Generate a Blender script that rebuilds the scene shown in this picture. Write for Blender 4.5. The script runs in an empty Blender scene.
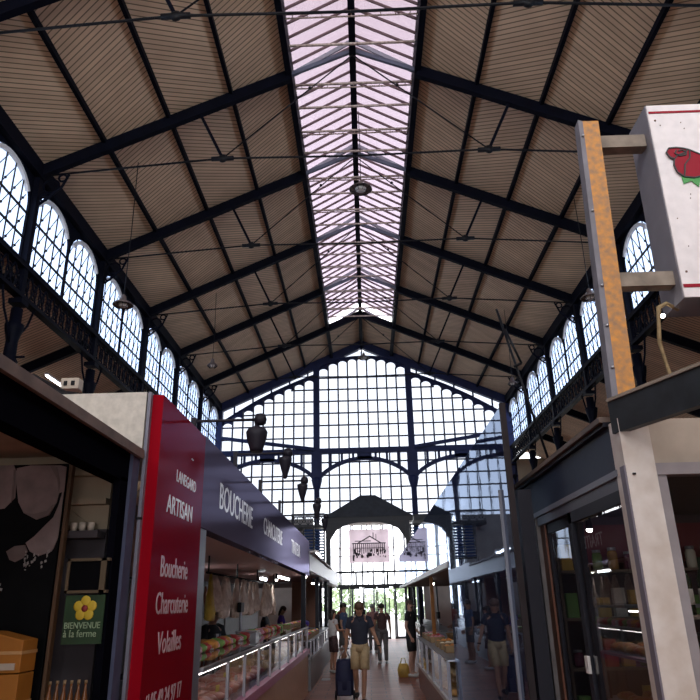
import bpy, bmesh, math, random
from math import sin, cos, pi, radians, sqrt, atan2
from mathutils import Vector, Matrix

# ---------------------------------------------------------------- camera, sky, light, exposure
SC = bpy.context.scene
COL = SC.collection
EYE = 1.72
def make_camera():
    p, y, r = radians(20.7315), radians(1.0309), radians(-1.3417)
    fwd = Vector((-sin(y)*cos(p), cos(y)*cos(p), sin(p)))
    right = Vector((cos(y), sin(y), 0))
    up = right.cross(fwd)
    r2 = right*cos(r) + up*sin(r)
    u2 = up*cos(r) - right*sin(r)
    cam = bpy.data.cameras.new('camera')
    o = bpy.data.objects.new('camera', cam)
    COL.objects.link(o)
    m = Matrix((r2, u2, -fwd)).transposed().to_4x4()
    m.translation = Vector((0, 0, EYE))
    o.matrix_world = m
    cam.sensor_width = 36
    cam.sensor_fit = 'HORIZONTAL'
    cam.lens = 667.3/700*36
    cam.clip_start = 0.05
    cam.clip_end = 400
    SC.camera = o
make_camera()

world = bpy.data.worlds.new('sky')
SC.world = world
world.use_nodes = True
nt = world.node_tree
nt.nodes.clear()
wo = nt.nodes.new('ShaderNodeOutputWorld')
bg = nt.nodes.new('ShaderNodeBackground')
tc = nt.nodes.new('ShaderNodeTexCoord')
sx = nt.nodes.new('ShaderNodeSeparateXYZ')
rp = nt.nodes.new('ShaderNodeValToRGB')
rp.color_ramp.elements[0].position = 0.0
rp.color_ramp.elements[0].color = (0.92, 0.95, 1.0, 1)
rp.color_ramp.elements[1].position = 0.75
rp.color_ramp.elements[1].color = (0.50, 0.48, 0.49, 1)
e = rp.color_ramp.elements.new(0.38); e.color = (0.86, 0.89, .96, 1)
nt.links.new(tc.outputs['Generated'], sx.inputs[0])
nt.links.new(sx.outputs['Z'], rp.inputs[0])
nt.links.new(rp.outputs[0], bg.inputs[0])
bg.inputs[1].default_value = 4.2
nt.links.new(bg.outputs[0], wo.inputs[0])

def portal(name, loc, rot, sx_, sy_):
    l = bpy.data.lights.new(name, 'AREA')
    l.shape = 'RECTANGLE'; l.size = sx_; l.size_y = sy_
    l.cycles.is_portal = True
    o = bpy.data.objects.new(name, l); COL.objects.link(o)
    o.location = loc; o.rotation_euler = rot
portal('gable_portal', (0, 36.3, 7.5), (radians(-90), 0, 0), 16, 15)
portal('entrance_portal', (0, -8.5, 12), (radians(90), 0, 0), 17, 7)
portal('gate_portal', (0, -8.5, 1.7), (radians(90), 0, 0), 3.2, 3.4)
portal('skylight_portal', (0, 11, 16.4), (0, 0, 0), 3.3, 42)
portal('clerestory_portal', (-8.5, 14, 10.5), (0, radians(-90), 0), 2.3, 44)
portal('clerestory_portal', (8.5, 14, 10.5), (0, radians(90), 0), 2.3, 44)

SC.view_settings.view_transform = 'Standard'
SC.view_settings.look = 'None'
SC.view_settings.gamma = 1
SC.view_settings.use_curve_mapping = False
SC.view_settings.exposure = 0.66
SC.cycles.use_denoising = True
SC.cycles.max_bounces = 8
SC.cycles.diffuse_bounces = 4
SC.cycles.glossy_bounces = 4
SC.cycles.transparent_max_bounces = 24
SC.cycles.sample_clamp_indirect = 6
SC.cycles.caustics_reflective = False
SC.cycles.caustics_refractive = False

random.seed(7)
R = random.Random(11)

# ---------------------------------------------------------------- materials
MATS = {}
def mat(name, color, rough=0.6, metal=0.0, spec=0.5, ior=1.5, vary=0.0, scale=8.0, bump=0.0, emit=None, estr=0.0, coat=0.0, dark=None):
    if name in MATS: return MATS[name]
    m = bpy.data.materials.new(name); m.use_nodes = True
    n = m.node_tree; b = n.nodes['Principled BSDF']
    b.inputs['Base Color'].default_value = (*color, 1)
    b.inputs['Roughness'].default_value = rough
    b.inputs['Metallic'].default_value = metal
    b.inputs['Specular IOR Level'].default_value = spec
    b.inputs['IOR'].default_value = ior
    b.inputs['Coat Weight'].default_value = coat
    if emit:
        b.inputs['Emission Color'].default_value = (*emit, 1)
        b.inputs['Emission Strength'].default_value = estr
    if vary > 0 or bump > 0:
        t = n.nodes.new('ShaderNodeTexCoord')
        no = n.nodes.new('ShaderNodeTexNoise')
        no.inputs['Scale'].default_value = scale
        no.inputs['Detail'].default_value = 4
        n.links.new(t.outputs['Object'], no.inputs['Vector'])
        if vary > 0:
            rr = n.nodes.new('ShaderNodeValToRGB')
            d = dark or tuple(c*(1-vary) for c in color)
            rr.color_ramp.elements[0].position = .3
            rr.color_ramp.elements[0].color = (*d, 1)
            rr.color_ramp.elements[1].position = .7
            rr.color_ramp.elements[1].color = (*color, 1)
            n.links.new(no.outputs[0], rr.inputs[0])
            n.links.new(rr.outputs[0], b.inputs['Base Color'])
        if bump > 0:
            bp = n.nodes.new('ShaderNodeBump')
            bp.inputs['Strength'].default_value = bump
            bp.inputs['Distance'].default_value = .02
            n.links.new(no.outputs[0], bp.inputs['Height'])
            n.links.new(bp.outputs[0], b.inputs['Normal'])
    MATS[name] = m
    return m

def glass(name, tint=(1, 1, 1), refl=1.0, ior=1.5, rough=0.0, solid=0.0, solidc=(.02, .02, .03)):
    if name in MATS: return MATS[name]
    m = bpy.data.materials.new(name); m.use_nodes = True
    n = m.node_tree; n.nodes.clear()
    out = n.nodes.new('ShaderNodeOutputMaterial')
    tr = n.nodes.new('ShaderNodeBsdfTransparent'); tr.inputs[0].default_value = (*tint, 1)
    gl = n.nodes.new('ShaderNodeBsdfGlossy'); gl.inputs['Roughness'].default_value = rough
    gl.inputs[0].default_value = (refl, refl, refl, 1)
    fr = n.nodes.new('ShaderNodeFresnel'); fr.inputs[0].default_value = ior
    mx = n.nodes.new('ShaderNodeMixShader')
    ge = n.nodes.new('ShaderNodeNewGeometry')
    iv = n.nodes.new('ShaderNodeMath'); iv.operation = 'SUBTRACT'; iv.inputs[0].default_value = 1
    mu = n.nodes.new('ShaderNodeMath'); mu.operation = 'MULTIPLY'
    n.links.new(ge.outputs['Backfacing'], iv.inputs[1]); n.links.new(iv.outputs[0], mu.inputs[0]); n.links.new(fr.outputs[0], mu.inputs[1])
    n.links.new(mu.outputs[0], mx.inputs[0])
    base = tr
    if solid > 0:
        df = n.nodes.new('ShaderNodeBsdfDiffuse'); df.inputs[0].default_value = (*solidc, 1)
        m2 = n.nodes.new('ShaderNodeMixShader'); m2.inputs[0].default_value = solid
        n.links.new(tr.outputs[0], m2.inputs[1]); n.links.new(df.outputs[0], m2.inputs[2])
        base = m2
    n.links.new(base.outputs[0], mx.inputs[1]); n.links.new(gl.outputs[0], mx.inputs[2])
    n.links.new(mx.outputs[0], out.inputs[0])
    MATS[name] = m
    return m

def lacquer(name, base, refl, ior=1.5, rough=.1, scratch=0.0):
    m = bpy.data.materials.new(name); m.use_nodes = True
    n = m.node_tree; n.nodes.clear()
    out = n.nodes.new('ShaderNodeOutputMaterial')
    df = n.nodes.new('ShaderNodeBsdfDiffuse'); df.inputs[0].default_value = (*base, 1)
    gl = n.nodes.new('ShaderNodeBsdfGlossy'); gl.inputs[0].default_value = (*refl, 1); gl.inputs['Roughness'].default_value = rough
    fr = n.nodes.new('ShaderNodeFresnel'); fr.inputs[0].default_value = ior
    mx = n.nodes.new('ShaderNodeMixShader')
    n.links.new(fr.outputs[0], mx.inputs[0]); n.links.new(df.outputs[0], mx.inputs[1]); n.links.new(gl.outputs[0], mx.inputs[2])
    n.links.new(mx.outputs[0], out.inputs[0])
    if scratch:
        no = n.nodes.new('ShaderNodeTexNoise'); no.inputs['Scale'].default_value = 2.5; no.inputs['Detail'].default_value = 3
        t = n.nodes.new('ShaderNodeTexCoord'); n.links.new(t.outputs['Object'], no.inputs['Vector'])
        bp = n.nodes.new('ShaderNodeBump'); bp.inputs['Strength'].default_value = scratch; bp.inputs['Distance'].default_value = .01
        n.links.new(no.outputs[0], bp.inputs['Height'])
        for q in (gl, fr): n.links.new(bp.outputs[0], q.inputs['Normal'])
    MATS[name] = m
    return m

def boards(name, col, dark, width, rough=.75):
    """narrow tongue and groove boards running across the UV's u axis"""
    m = bpy.data.materials.new(name); m.use_nodes = True
    n = m.node_tree; b = n.nodes['Principled BSDF']
    b.inputs['Roughness'].default_value = rough
    uv = n.nodes.new('ShaderNodeUVMap')
    s = n.nodes.new('ShaderNodeSeparateXYZ'); n.links.new(uv.outputs[0], s.inputs[0])
    dv = n.nodes.new('ShaderNodeMath'); dv.operation = 'DIVIDE'; dv.inputs[1].default_value = width
    n.links.new(s.outputs[0], dv.inputs[0])
    fc = n.nodes.new('ShaderNodeMath'); fc.operation = 'FRACT'; n.links.new(dv.outputs[0], fc.inputs[0])
    fl = n.nodes.new('ShaderNodeMath'); fl.operation = 'FLOOR'; n.links.new(dv.outputs[0], fl.inputs[0])
    gr = n.nodes.new('ShaderNodeValToRGB')
    el = gr.color_ramp.elements
    el[0].position = 0; el[0].color = (0, 0, 0, 1)
    el[1].position = 1; el[1].color = (0, 0, 0, 1)
    for p, v in ((.08, 0), (.16, 1), (.88, 1), (.96, 0)):
        q = el.new(p); q.color = (v, v, v, 1)
    n.links.new(fc.outputs[0], gr.inputs[0])
    wn = n.nodes.new('ShaderNodeTexWhiteNoise'); wn.noise_dimensions = '1D'
    n.links.new(fl.outputs[0], wn.inputs['W'])
    no = n.nodes.new('ShaderNodeTexNoise'); no.inputs['Scale'].default_value = 1.6; no.inputs['Detail'].default_value = 6
    t = n.nodes.new('ShaderNodeTexCoord'); n.links.new(t.outputs['Object'], no.inputs['Vector'])
    c1 = n.nodes.new('ShaderNodeMix'); c1.data_type = 'RGBA'
    c1.inputs[6].default_value = (*dark, 1); c1.inputs[7].default_value = (*col, 1)
    ad = n.nodes.new('ShaderNodeMath'); ad.operation = 'MULTIPLY_ADD'; ad.inputs[1].default_value = .45
    n.links.new(wn.outputs[0], ad.inputs[0]); n.links.new(no.outputs[0], ad.inputs[2])
    n.links.new(ad.outputs[0], c1.inputs[0])
    c2 = n.nodes.new('ShaderNodeMix'); c2.data_type = 'RGBA'
    c2.inputs[6].default_value = (dark[0]*.36, dark[1]*.34, dark[2]*.32, 1)
    n.links.new(gr.outputs[0], c2.inputs[0]); n.links.new(c1.outputs[2], c2.inputs[7])
    n.links.new(c2.outputs[2], b.inputs['Base Color'])
    MATS[name] = m
    return m

def floor_mat():
    m = bpy.data.materials.new('terracotta tiles'); m.use_nodes = True
    n = m.node_tree; b = n.nodes['Principled BSDF']
    b.inputs['Roughness'].default_value = .42
    b.inputs['Specular IOR Level'].default_value = .06
    t = n.nodes.new('ShaderNodeTexCoord')
    br = n.nodes.new('ShaderNodeTexBrick')
    br.inputs['Color1'].default_value = (.24, .085, .050, 1)
    br.inputs['Color2'].default_value = (.34, .13, .08, 1)
    br.inputs['Mortar'].default_value = (.12, .07, .06, 1)
    br.inputs['Scale'].default_value = 1
    br.inputs['Mortar Size'].default_value = .012
    br.inputs['Brick Width'].default_value = .6
    br.inputs['Row Height'].default_value = .3
    n.links.new(t.outputs['Object'], br.inputs['Vector'])
    n.links.new(br.outputs[0], b.inputs['Base Color'])
    return m

NAVY = mat('navy painted iron', (.004, .005, .013), .6, 0, .08, vary=.4, scale=3)
NAVYL = mat('lit navy iron', (.020, .030, .105), .5, spec=.25, vary=.3, scale=3)  # lit copy of the navy paint, gable light put into its blue
BLACKM = mat('black metal', (.008, .008, .010), .5, spec=.2)
CREAM = mat('cream painted steel', (.80, .70, .62), .6, vary=.5, scale=12, dark=(.30, .20, .15))
STEEL = mat('brushed steel', (.42, .42, .45), .35, .9)
ALU = mat('grey aluminium', (.20, .20, .23), .4, .3)
DGREY = mat('dark grey frame', (.022, .022, .030), .45, spec=.15)
WHITEP = mat('white paint', (.72, .69, .66), .55, vary=.12, scale=5)
BOARD = boards('roof boards', (.88, .66, .45), (.60, .42, .27), .13)
FLOORM = floor_mat()
CLEAR = glass('clear glass', (.97, .98, 1.0))
FROST = glass('clerestory glass', (.50, .56, .66))
SKYG = glass('skylight glass', (.56, .51, .55), .8, solid=.15, solidc=(.7, .64, .68))

# ---------------------------------------------------------------- mesh builder
def wloc(o):
    v = Vector((0, 0, 0))
    while o: v += Vector(o.location); o = o.parent
    return v
def tag(o, label=None, cat=None, group=None, kind=None):
    if label: o['label'] = label
    if cat: o['category'] = cat
    if group: o['group'] = group
    if kind: o['kind'] = kind
    return o
def thing(name, label, cat, loc=(0, 0, 0), group=None, rz=0):
    o = bpy.data.objects.new(name, None); COL.objects.link(o)
    o.empty_display_size = .1
    o.location = loc; o.rotation_euler = (0, 0, rz)
    return tag(o, label, cat, group)

class MB:
    def __init__(s):
        s.v = []; s.f = []; s.mi = []; s.uv = {}; s.m = 0; s.xf = None; s.smooth = []
        s.sm = False
    def add(s, vs, fs, uvs=None):
        b = len(s.v)
        for q in vs:
            q = Vector(q)
            if s.xf is not None: q = s.xf(q) if callable(s.xf) else s.xf @ q
            s.v.append(q)
        for k, f in enumerate(fs):
            if uvs: s.uv[len(s.f)] = uvs[k]
            s.f.append([b+i for i in f]); s.mi.append(s.m); s.smooth.append(s.sm)
        return s
    def box(s, x0, x1, y0, y1, z0, z1):
        return s.add([(x0,y0,z0),(x1,y0,z0),(x1,y1,z0),(x0,y1,z0),(x0,y0,z1),(x1,y0,z1),(x1,y1,z1),(x0,y1,z1)],
                     [(0,3,2,1),(4,5,6,7),(0,1,5,4),(1,2,6,5),(2,3,7,6),(3,0,4,7)])
    def bar(s, p, q, w, h=None, up=(0, 0, 1)):
        """rectangular bar from p to q; w across, h along up"""
        h = h or w
        p = Vector(p); q = Vector(q); d = (q-p).normalized(); up = Vector(up)
        a = d.cross(up)
        if a.length < 1e-4: a = d.cross(Vector((0, 1, 0)))
        a.normalize(); b = a.cross(d).normalized()
        vs = [e + a*i*w/2 + b*j*h/2 for e in (p, q) for i, j in ((-1,-1),(1,-1),(1,1),(-1,1))]
        return s.add(vs, [(0,1,2,3),(7,6,5,4),(0,4,5,1),(1,5,6,2),(2,6,7,3),(3,7,4,0)])
    def tube(s, pts, r, n=8, caps=True):
        pts = [Vector(p) for p in pts]
        rs = r if isinstance(r, (list, tuple)) else [r]*len(pts)
        vs = []; ref = None
        for i, p in enumerate(pts):
            d = (pts[min(i+1, len(pts)-1)] - pts[max(i-1, 0)])
            if d.length < 1e-7: d = Vector((0, 0, 1))
            d.normalize()
            if ref is None: ref = Vector((0, 1, 0)) if abs(d.y) < .9 else Vector((1, 0, 0))
            a = d.cross(ref)
            if a.length < 1e-3: a = d.cross(Vector((1, 0, 0)))
            a.normalize(); b = d.cross(a).normalized(); ref = a.cross(d)
            rr = rs[i]
            ra, rb = rr if isinstance(rr, (list, tuple)) else (rr, rr)
            for k in range(n):
                t = 2*pi*k/n
                vs.append(p + a*cos(t)*ra + b*sin(t)*rb)
        fs = []
        for i in range(len(pts)-1):
            for k in range(n):
                k2 = (k+1) % n
                fs.append((i*n+k, i*n+k2, (i+1)*n+k2, (i+1)*n+k))
        if caps:
            fs.append(tuple(range(n-1, -1, -1))); fs.append(tuple((len(pts)-1)*n+k for k in range(n)))
        o = s.sm; s.sm = n > 5
        s.add(vs, fs); s.sm = o
        return s
    def lathe(s, prof, c=(0, 0, 0), n=16, ax='z'):
        c = Vector(c)
        vs = []
        for r, h in prof:
            for k in range(n):
                t = 2*pi*k/n
                if ax == 'z': vs.append(c + Vector((r*cos(t), r*sin(t), h)))
                elif ax == 'y': vs.append(c + Vector((r*cos(t), h, r*sin(t))))
                else: vs.append(c + Vector((h, r*cos(t), r*sin(t))))
        fs = []
        for i in range(len(prof)-1):
            for k in range(n):
                k2 = (k+1) % n
                fs.append((i*n+k, i*n+k2, (i+1)*n+k2, (i+1)*n+k))
        fs.append(tuple(range(n-1, -1, -1))); fs.append(tuple((len(prof)-1)*n+k for k in range(n)))
        o = s.sm; s.sm = n > 6
        s.add(vs, fs); s.sm = o
        return s
    def ball(s, c, r, n=12, m=8, jit=0, rng=None):
        r = r if isinstance(r, (tuple, list)) else (r, r, r)
        c = Vector(c); vs = [c + Vector((0, 0, -r[2]))]
        for i in range(1, m):
            ph = -pi/2 + pi*i/m
            for k in range(n):
                t = 2*pi*k/n
                j = 1 + (rng.uniform(-jit, jit) if rng else 0)
                vs.append(c + Vector((r[0]*cos(ph)*cos(t)*j, r[1]*cos(ph)*sin(t)*j, r[2]*sin(ph)*j)))
        vs.append(c + Vector((0, 0, r[2])))
        fs = [(0, 1+(k+1) % n, 1+k) for k in range(n)]
        for i in range(m-2):
            for k in range(n):
                a = 1+i*n; k2 = (k+1) % n
                fs.append((a+k, a+k2, a+n+k2, a+n+k))
        l = len(vs)-1; a = 1+(m-2)*n
        fs += [(a+k, a+(k+1) % n, l) for k in range(n)]
        o = s.sm; s.sm = True
        s.add(vs, fs); s.sm = o
        return s
    def slab(s, poly, off, flip=False):
        """prism: 3d polygon extruded by vector off"""
        poly = [Vector(p) for p in poly]; off = Vector(off); n = len(poly)
        vs = poly + [p+off for p in poly]
        fs = [tuple(range(n-1, -1, -1)), tuple(range(n, 2*n))]
        for i in range(n):
            j = (i+1) % n
            fs.append((i, j, n+j, n+i))
        return s.add(vs, fs)
    def strip(s, a, b, off):
        """solid between two matching polylines a and b, thick by off"""
        off = Vector(off)
        for i in range(len(a)-1):
            s.slab([a[i], a[i+1], b[i+1], b[i]], off)
        return s
    def arc(s, pts, w, h, up):
        for i in range(len(pts)-1):
            s.bar(pts[i], pts[i+1], w, h, up)
        return s
    def build(s, name, m, parent=None, loc=None, bevel=0):
        me = bpy.data.meshes.new(name)
        o = bpy.data.objects.new(name, me); COL.objects.link(o)
        if parent:
            o.parent = parent; base = wloc(parent)
        elif loc is not None:
            o.location = loc; base = Vector(loc)
        else:
            base = Vector((0, 0, 0))
        me.from_pydata([tuple(v-base) for v in s.v], [], s.f)
        ms = m if isinstance(m, (list, tuple)) else [m]
        for q in ms: me.materials.append(q)
        for i, p in enumerate(me.polygons):
            p.material_index = s.mi[i]; p.use_smooth = s.smooth[i]
        if s.uv:
            ul = me.uv_layers.new(name='UVMap')
            for i, p in enumerate(me.polygons):
                if i in s.uv:
                    for li, uvc in zip(p.loop_indices, s.uv[i]): ul.data[li].uv = uvc
        bm = bmesh.new(); bm.from_mesh(me)
        bmesh.ops.recalc_face_normals(bm, faces=bm.faces)
        bm.to_mesh(me); bm.free()
        if bevel:
            b = o.modifiers.new('bevel', 'BEVEL'); b.width = bevel; b.segments = 2; b.limit_method = 'ANGLE'
        return o

def struct(name, mb, m, parent=None, **k):
    o = mb.build(name, m, parent, **k)
    if not parent: o['kind'] = 'structure'
    return o

def copy_tree(o, parent=None):
    c = o.copy(); COL.objects.link(c)
    if parent: c.parent = parent
    for ch in list(o.children): copy_tree(ch, c)
    return c

def text(name, body, m, parent, loc, size, facing='+x', sxx=1.0, ext=.003, bold=0.0, align='LEFT'):
    cu = bpy.data.curves.new(name, 'FONT'); cu.body = body; cu.size = size; cu.extrude = ext
    cu.align_x = align; cu.offset = bold; cu.resolution_u = 3
    t = bpy.data.objects.new(name, cu); COL.objects.link(t)
    bpy.context.view_layer.update()
    me = bpy.data.meshes.new_from_object(t)
    bpy.data.objects.remove(t); bpy.data.curves.remove(cu)
    if facing == '+x': rot = Matrix(((0, 0, 1), (1, 0, 0), (0, 1, 0))).to_4x4()
    elif facing == '-y': rot = Matrix(((1, 0, 0), (0, 0, -1), (0, 1, 0))).to_4x4()
    else: rot = Matrix.Identity(4)
    me.transform(rot @ Matrix.Diagonal((sxx, 1, 1, 1)))
    me.materials.clear(); me.materials.append(m)
    o = bpy.data.objects.new(name, me); COL.objects.link(o)
    o.parent = parent; o.location = Vector(loc) - wloc(parent)
    return o

# ---------------------------------------------------------------- hall structure
W, HE, RG, SK = 8.03, 12.02, 15.59, 1.63
K = (RG-HE)/8.0
L = 4.4
TY = [5.23 + L*i for i in range(8)]      # truss lines, the last one is the gable
GY = TY[-1]
Y0 = TY[0] - 3*L
def rz(x): return RG - K*abs(x)

struct('floor', MB().box(-16, 16, Y0-2, 36.4, -.2, 0), FLOORM)
# the street beyond the doors
GROUND = mat('pale paving', (.50, .49, .46), .8, vary=.2)
struct('ground', MB().box(-40, 40, 36.4, 90, -.25, -.02), GROUND)

# roof boards, one mesh per slope, with alternating diagonal board directions
xs = [8.35, 6.43, 4.83, 3.23, SK]
for side, nm in ((-1, 'ceiling_left'), (1, 'ceiling_right')):
    mb = MB()
    ystops = [Y0] + [t for t in TY]
    for i in range(4):
        for yb in range(len(ystops)-1):
            ya, yz = ystops[yb], ystops[yb+1]
            xa, xb = xs[i], xs[i+1]
            q = [(side*xa, ya, rz(xa)+.30), (side*xa, yz, rz(xa)+.30), (side*xb, yz, rz(xb)+.30), (side*xb, ya, rz(xb)+.30)]
            def uvf(v):
                sl = abs(v[0])*1.09
                if i % 2 == 0: return ((v[1]*1.095 + abs(v[0])*.767)/1.3, 0)
                return ((v[1]*1.095 - abs(v[0])*.60)/1.22, 0)
            mb.add(q, [(0, 1, 2, 3)], [[uvf(v) for v in q]])
            t = [(v[0], v[1], v[2]+.08) for v in q]
            mb.add(t, [(3, 2, 1, 0)], [[uvf(v) for v in t]])
    # the last bay is boarded up to the ridge
    q = [(side*SK, TY[6], rz(SK)+.30), (side*SK, GY, rz(SK)+.30), (0, GY, rz(0)+.30), (0, TY[6], rz(0)+.30)]
    mb.add(q, [(0, 1, 2, 3)], [[(v[1]*.62+abs(v[0])*.85, 0) for v in q]])
    struct(nm, mb, BOARD)

# skylight along the ridge
sky = MB()
for side in (-1, 1):
    sky.box(*(sorted((side*SK, side*(SK+.16)))), Y0, GY-.1, rz(SK)-.02, rz(SK)+.62)
sk = struct('skylight', sky, NAVY)
g = MB()
ZS = rz(SK)+.50
ZR = ZS + .95
for side in (-1, 1):
    g.slab([(side*SK, Y0, ZS), (side*SK, TY[6], ZS), (0, TY[6], ZR), (0, Y0, ZR)], (0, 0, .012))
g.build('glass_pane', SKYG, sk)
g = MB()
y = Y0
k = 0
while y < TY[6]-.05:
    for side in (-1, 1):
        g.bar((side*SK, y, ZS-.04), (0, y, ZR-.04), .035, .07)
    y += .44; k += 1
g.build('glazing_bars', mat('dusky skylight bars', (.16, .10, .10), .6), sk)
g = MB()
g.box(-.09, .09, Y0, GY, RG-.02, RG+.16)
g.box(-.06, .06, Y0, TY[6], ZR-.22, ZR-.04)
g.build('ridge_beam', NAVY, sk)
g = MB()
for i in range(-3, 6):
    ya = 5.23 + L*i
    for k, f in enumerate((.17, .38, .62, .85)):
        yy = ya + f*L
        z = ZS - .10
        g.bar((-SK, yy, z), (SK, yy, z), .05, .05)
        if k % 2 == 0:
            g.bar((-SK, yy+.14, z), (SK, yy+.14, z), .03, .03)
            for q in range(9):
                xx = -SK + (q+.5)*2*SK/9
                g.bar((xx, yy, z), (xx, yy+.14, z), .02, .02)
g.build('cross_tie', CREAM, sk)

# purlins and eave beams
pn = {8.03: 'at the eaves', 6.43: 'nearest the eaves', 4.83: 'at mid slope', 3.23: 'nearest the skylight'}
for side, sn in ((-1, 'left'), (1, 'right')):
    for x in (8.03, 6.43, 4.83, 3.23):
        z = rz(x)
        if x == 8.03:
            mb = MB().box(side*x-.14, side*x+.14, Y0, GY, z-.12, z+.28)
        else:
            mb = MB().box(side*x-.045, side*x+.045, Y0, GY, z+.15, z+.30)
        o = mb.build('purlin', NAVY)
        tag(o, f'long dark roof purlin on the {sn} slope {pn[x]}', 'beam', 'roof purlins')

# Polonceau trusses
ordn = ['nearest overhead', 'second', 'third', 'fourth', 'fifth', 'sixth']
def make_truss(y, lab, low=True):
    t = thing('roof_truss', lab, 'roof truss', (0, y, HE), 'iron roof trusses')
    for sd in (-1, 1):
        xin = 1.72 if y < TY[6] else 0
        MB().bar((sd*8.0, y, rz(8.0)+.06), (sd*xin, y, rz(xin)+.06), .16, .31).build('rafter', NAVY, t)
        if xin: MB().bar((sd*1.72, y, rz(1.72)+.10), (0, y, rz(0)+.10), .08, .12).build('ridge_rafter', mat('skylit rafter blue', (.12, .14, .20), .5), t)  # lighter colour stands in for skylight on the navy rafter
        MB().bar((sd*4.02, y, rz(4.02)-.05), (sd*3.37, y, 12.33), .09, .07).build('strut', NAVY, t)
        b = MB()
        b.tube([(sd*7.7, y, 12.0), (sd*3.37, y, 12.33), (0, y, 12.27)], .028, 6)
        b.build('tie_rod', BLACKM, t)
        MB().tube([(sd*3.37, y, 12.33), (0, y, RG-.05)], .020, 6).build('hanger_rod', BLACKM, t)
        n = MB()
        n.lathe([(.05, -.06), (.11, -.03), (.11, .03), (.05, .06)], (sd*3.37, y, 12.33), 12, 'y')
        n.tube([(sd*3.37-.28, y, 12.32), (sd*3.37+.28, y, 12.33)], .06, 8)
        n.build('knuckle_joint', BLACKM, t)
        MB().ball((sd*1.15, y, 14.47), .05).build('rod_turnbuckle', BLACKM, t)
        # ornamental ring bracket at the foot
        br = MB()
        for rr, cx, cz in ((.20, 7.66, 11.66), (.10, 7.40, 11.90), (.09, 7.80, 11.33)):
            pts = [(sd*(cx+rr*cos(a)), y, cz+rr*sin(a)) for a in [2*pi*i/16 for i in range(17)]]
            br.arc(pts, .12, .045, (0, 1, 0)) if False else br.tube(pts, .028, 6, False)
        br.tube([(sd*7.25, y, 12.0), (sd*7.40, y, 11.62), (sd*7.62, y, 11.40), (sd*7.9, y, 11.15)], .035, 6)
        br.build('foot_bracket', NAVY, t)
        fl = MB().bar((sd*1.6, y, rz(1.6)+.10), (0, y, rz(0)+.44), .05, .12)
        fl.build('flange_plate', mat('skylit flange grey', (.45, .46, .52), .6), t)  # bright side of the rafter, skylight put into the pale colour
    return t
for i in range(7):
    make_truss(TY[i], f'dark iron Polonceau roof truss, {"overhead nearest the camera" if i == 0 else ordn[i] + " one counted from the camera end" if i < 6 else "last one before the gable window"}')

# columns of the nave with capitals
def make_column(x, y, lab):
    c = thing('iron_column', lab, 'column', (x, y, 0), 'cast iron nave columns')
    MB().box(x-.07, x+.07, y-.09, y+.09, 8.5, 12.1).build('upper_post', NAVY, c)
    s = MB().lathe([(.22, 0), (.22, .35), (.15, .5), (.13, 4), (.12, 6.3), (.17, 6.35), (.12, 6.45), (.12, 6.9), (.2, 7.0), (.14, 7.1), (.13, 7.5), (.19, 7.75), (.21, 7.9), (.13, 7.95), (.13, 8.3)], (x, y, 0), 14)
    s.build('shaft', NAVY, c)
    s = MB().box(x-.16, x+.16, y-.16, y+.16, 8.40, 8.52)
    for d in (-1, 1):
        s.tube([(x, y+d*.1, 7.4), (x, y+d*.30, 7.8), (x, y+d*.55, 8.1), (x, y+d*.75, 8.58)], .03, 6)
        s.tube([(x-.1*0, y, 7.1), (x+d*.35, y, 7.1)], .03, 6)
    s.build('capital', NAVY, c)
    return c
for side, sn in ((-1, 'left'), (1, 'right')):
    for i in range(0, 8):
        make_column(side*8.0, TY[i], f'dark cast iron column on the {sn} side carrying the {("nearest overhead truss" if i == 0 else ordn[i] + " roof truss") if i < 6 else ("last roof truss" if i == 6 else "gable corner")}')

# lattice girders under the clerestory
for side, sn in ((-1, 'left'), (1, 'right')):
    t = thing('lattice_girder', f'dark openwork lattice girder under the {sn} clerestory windows', 'girder', (side*8.0, TY[0], 8.6), 'nave lattice girders')
    x = side*8.0
    MB().box(x-.1, x+.1, Y0, GY, 9.33, 9.47).build('top_chord', NAVY, t)
    MB().box(x-.1, x+.1, Y0, GY, 8.58, 8.68).build('bottom_chord', NAVY, t)
    b = MB()
    n = int((GY-Y0)/.40)
    st = (GY-Y0)/n
    for k in range(n):
        ya = Y0 + k*st
        b.bar((x, ya, 8.66), (x, ya+st, 9.35), .05, .03, (1, 0, 0))
        b.bar((x, ya+st, 8.66), (x, ya, 9.35), .05, .03, (1, 0, 0))
        pts = [(x, ya+st/2+.13*cos(a), 9.0+.2*sin(a)) for a in [2*pi*i/8 for i in range(9)]]
        b.tube(pts, .022, 4, False)
    b.build('lattice_web', NAVY, t)

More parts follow.
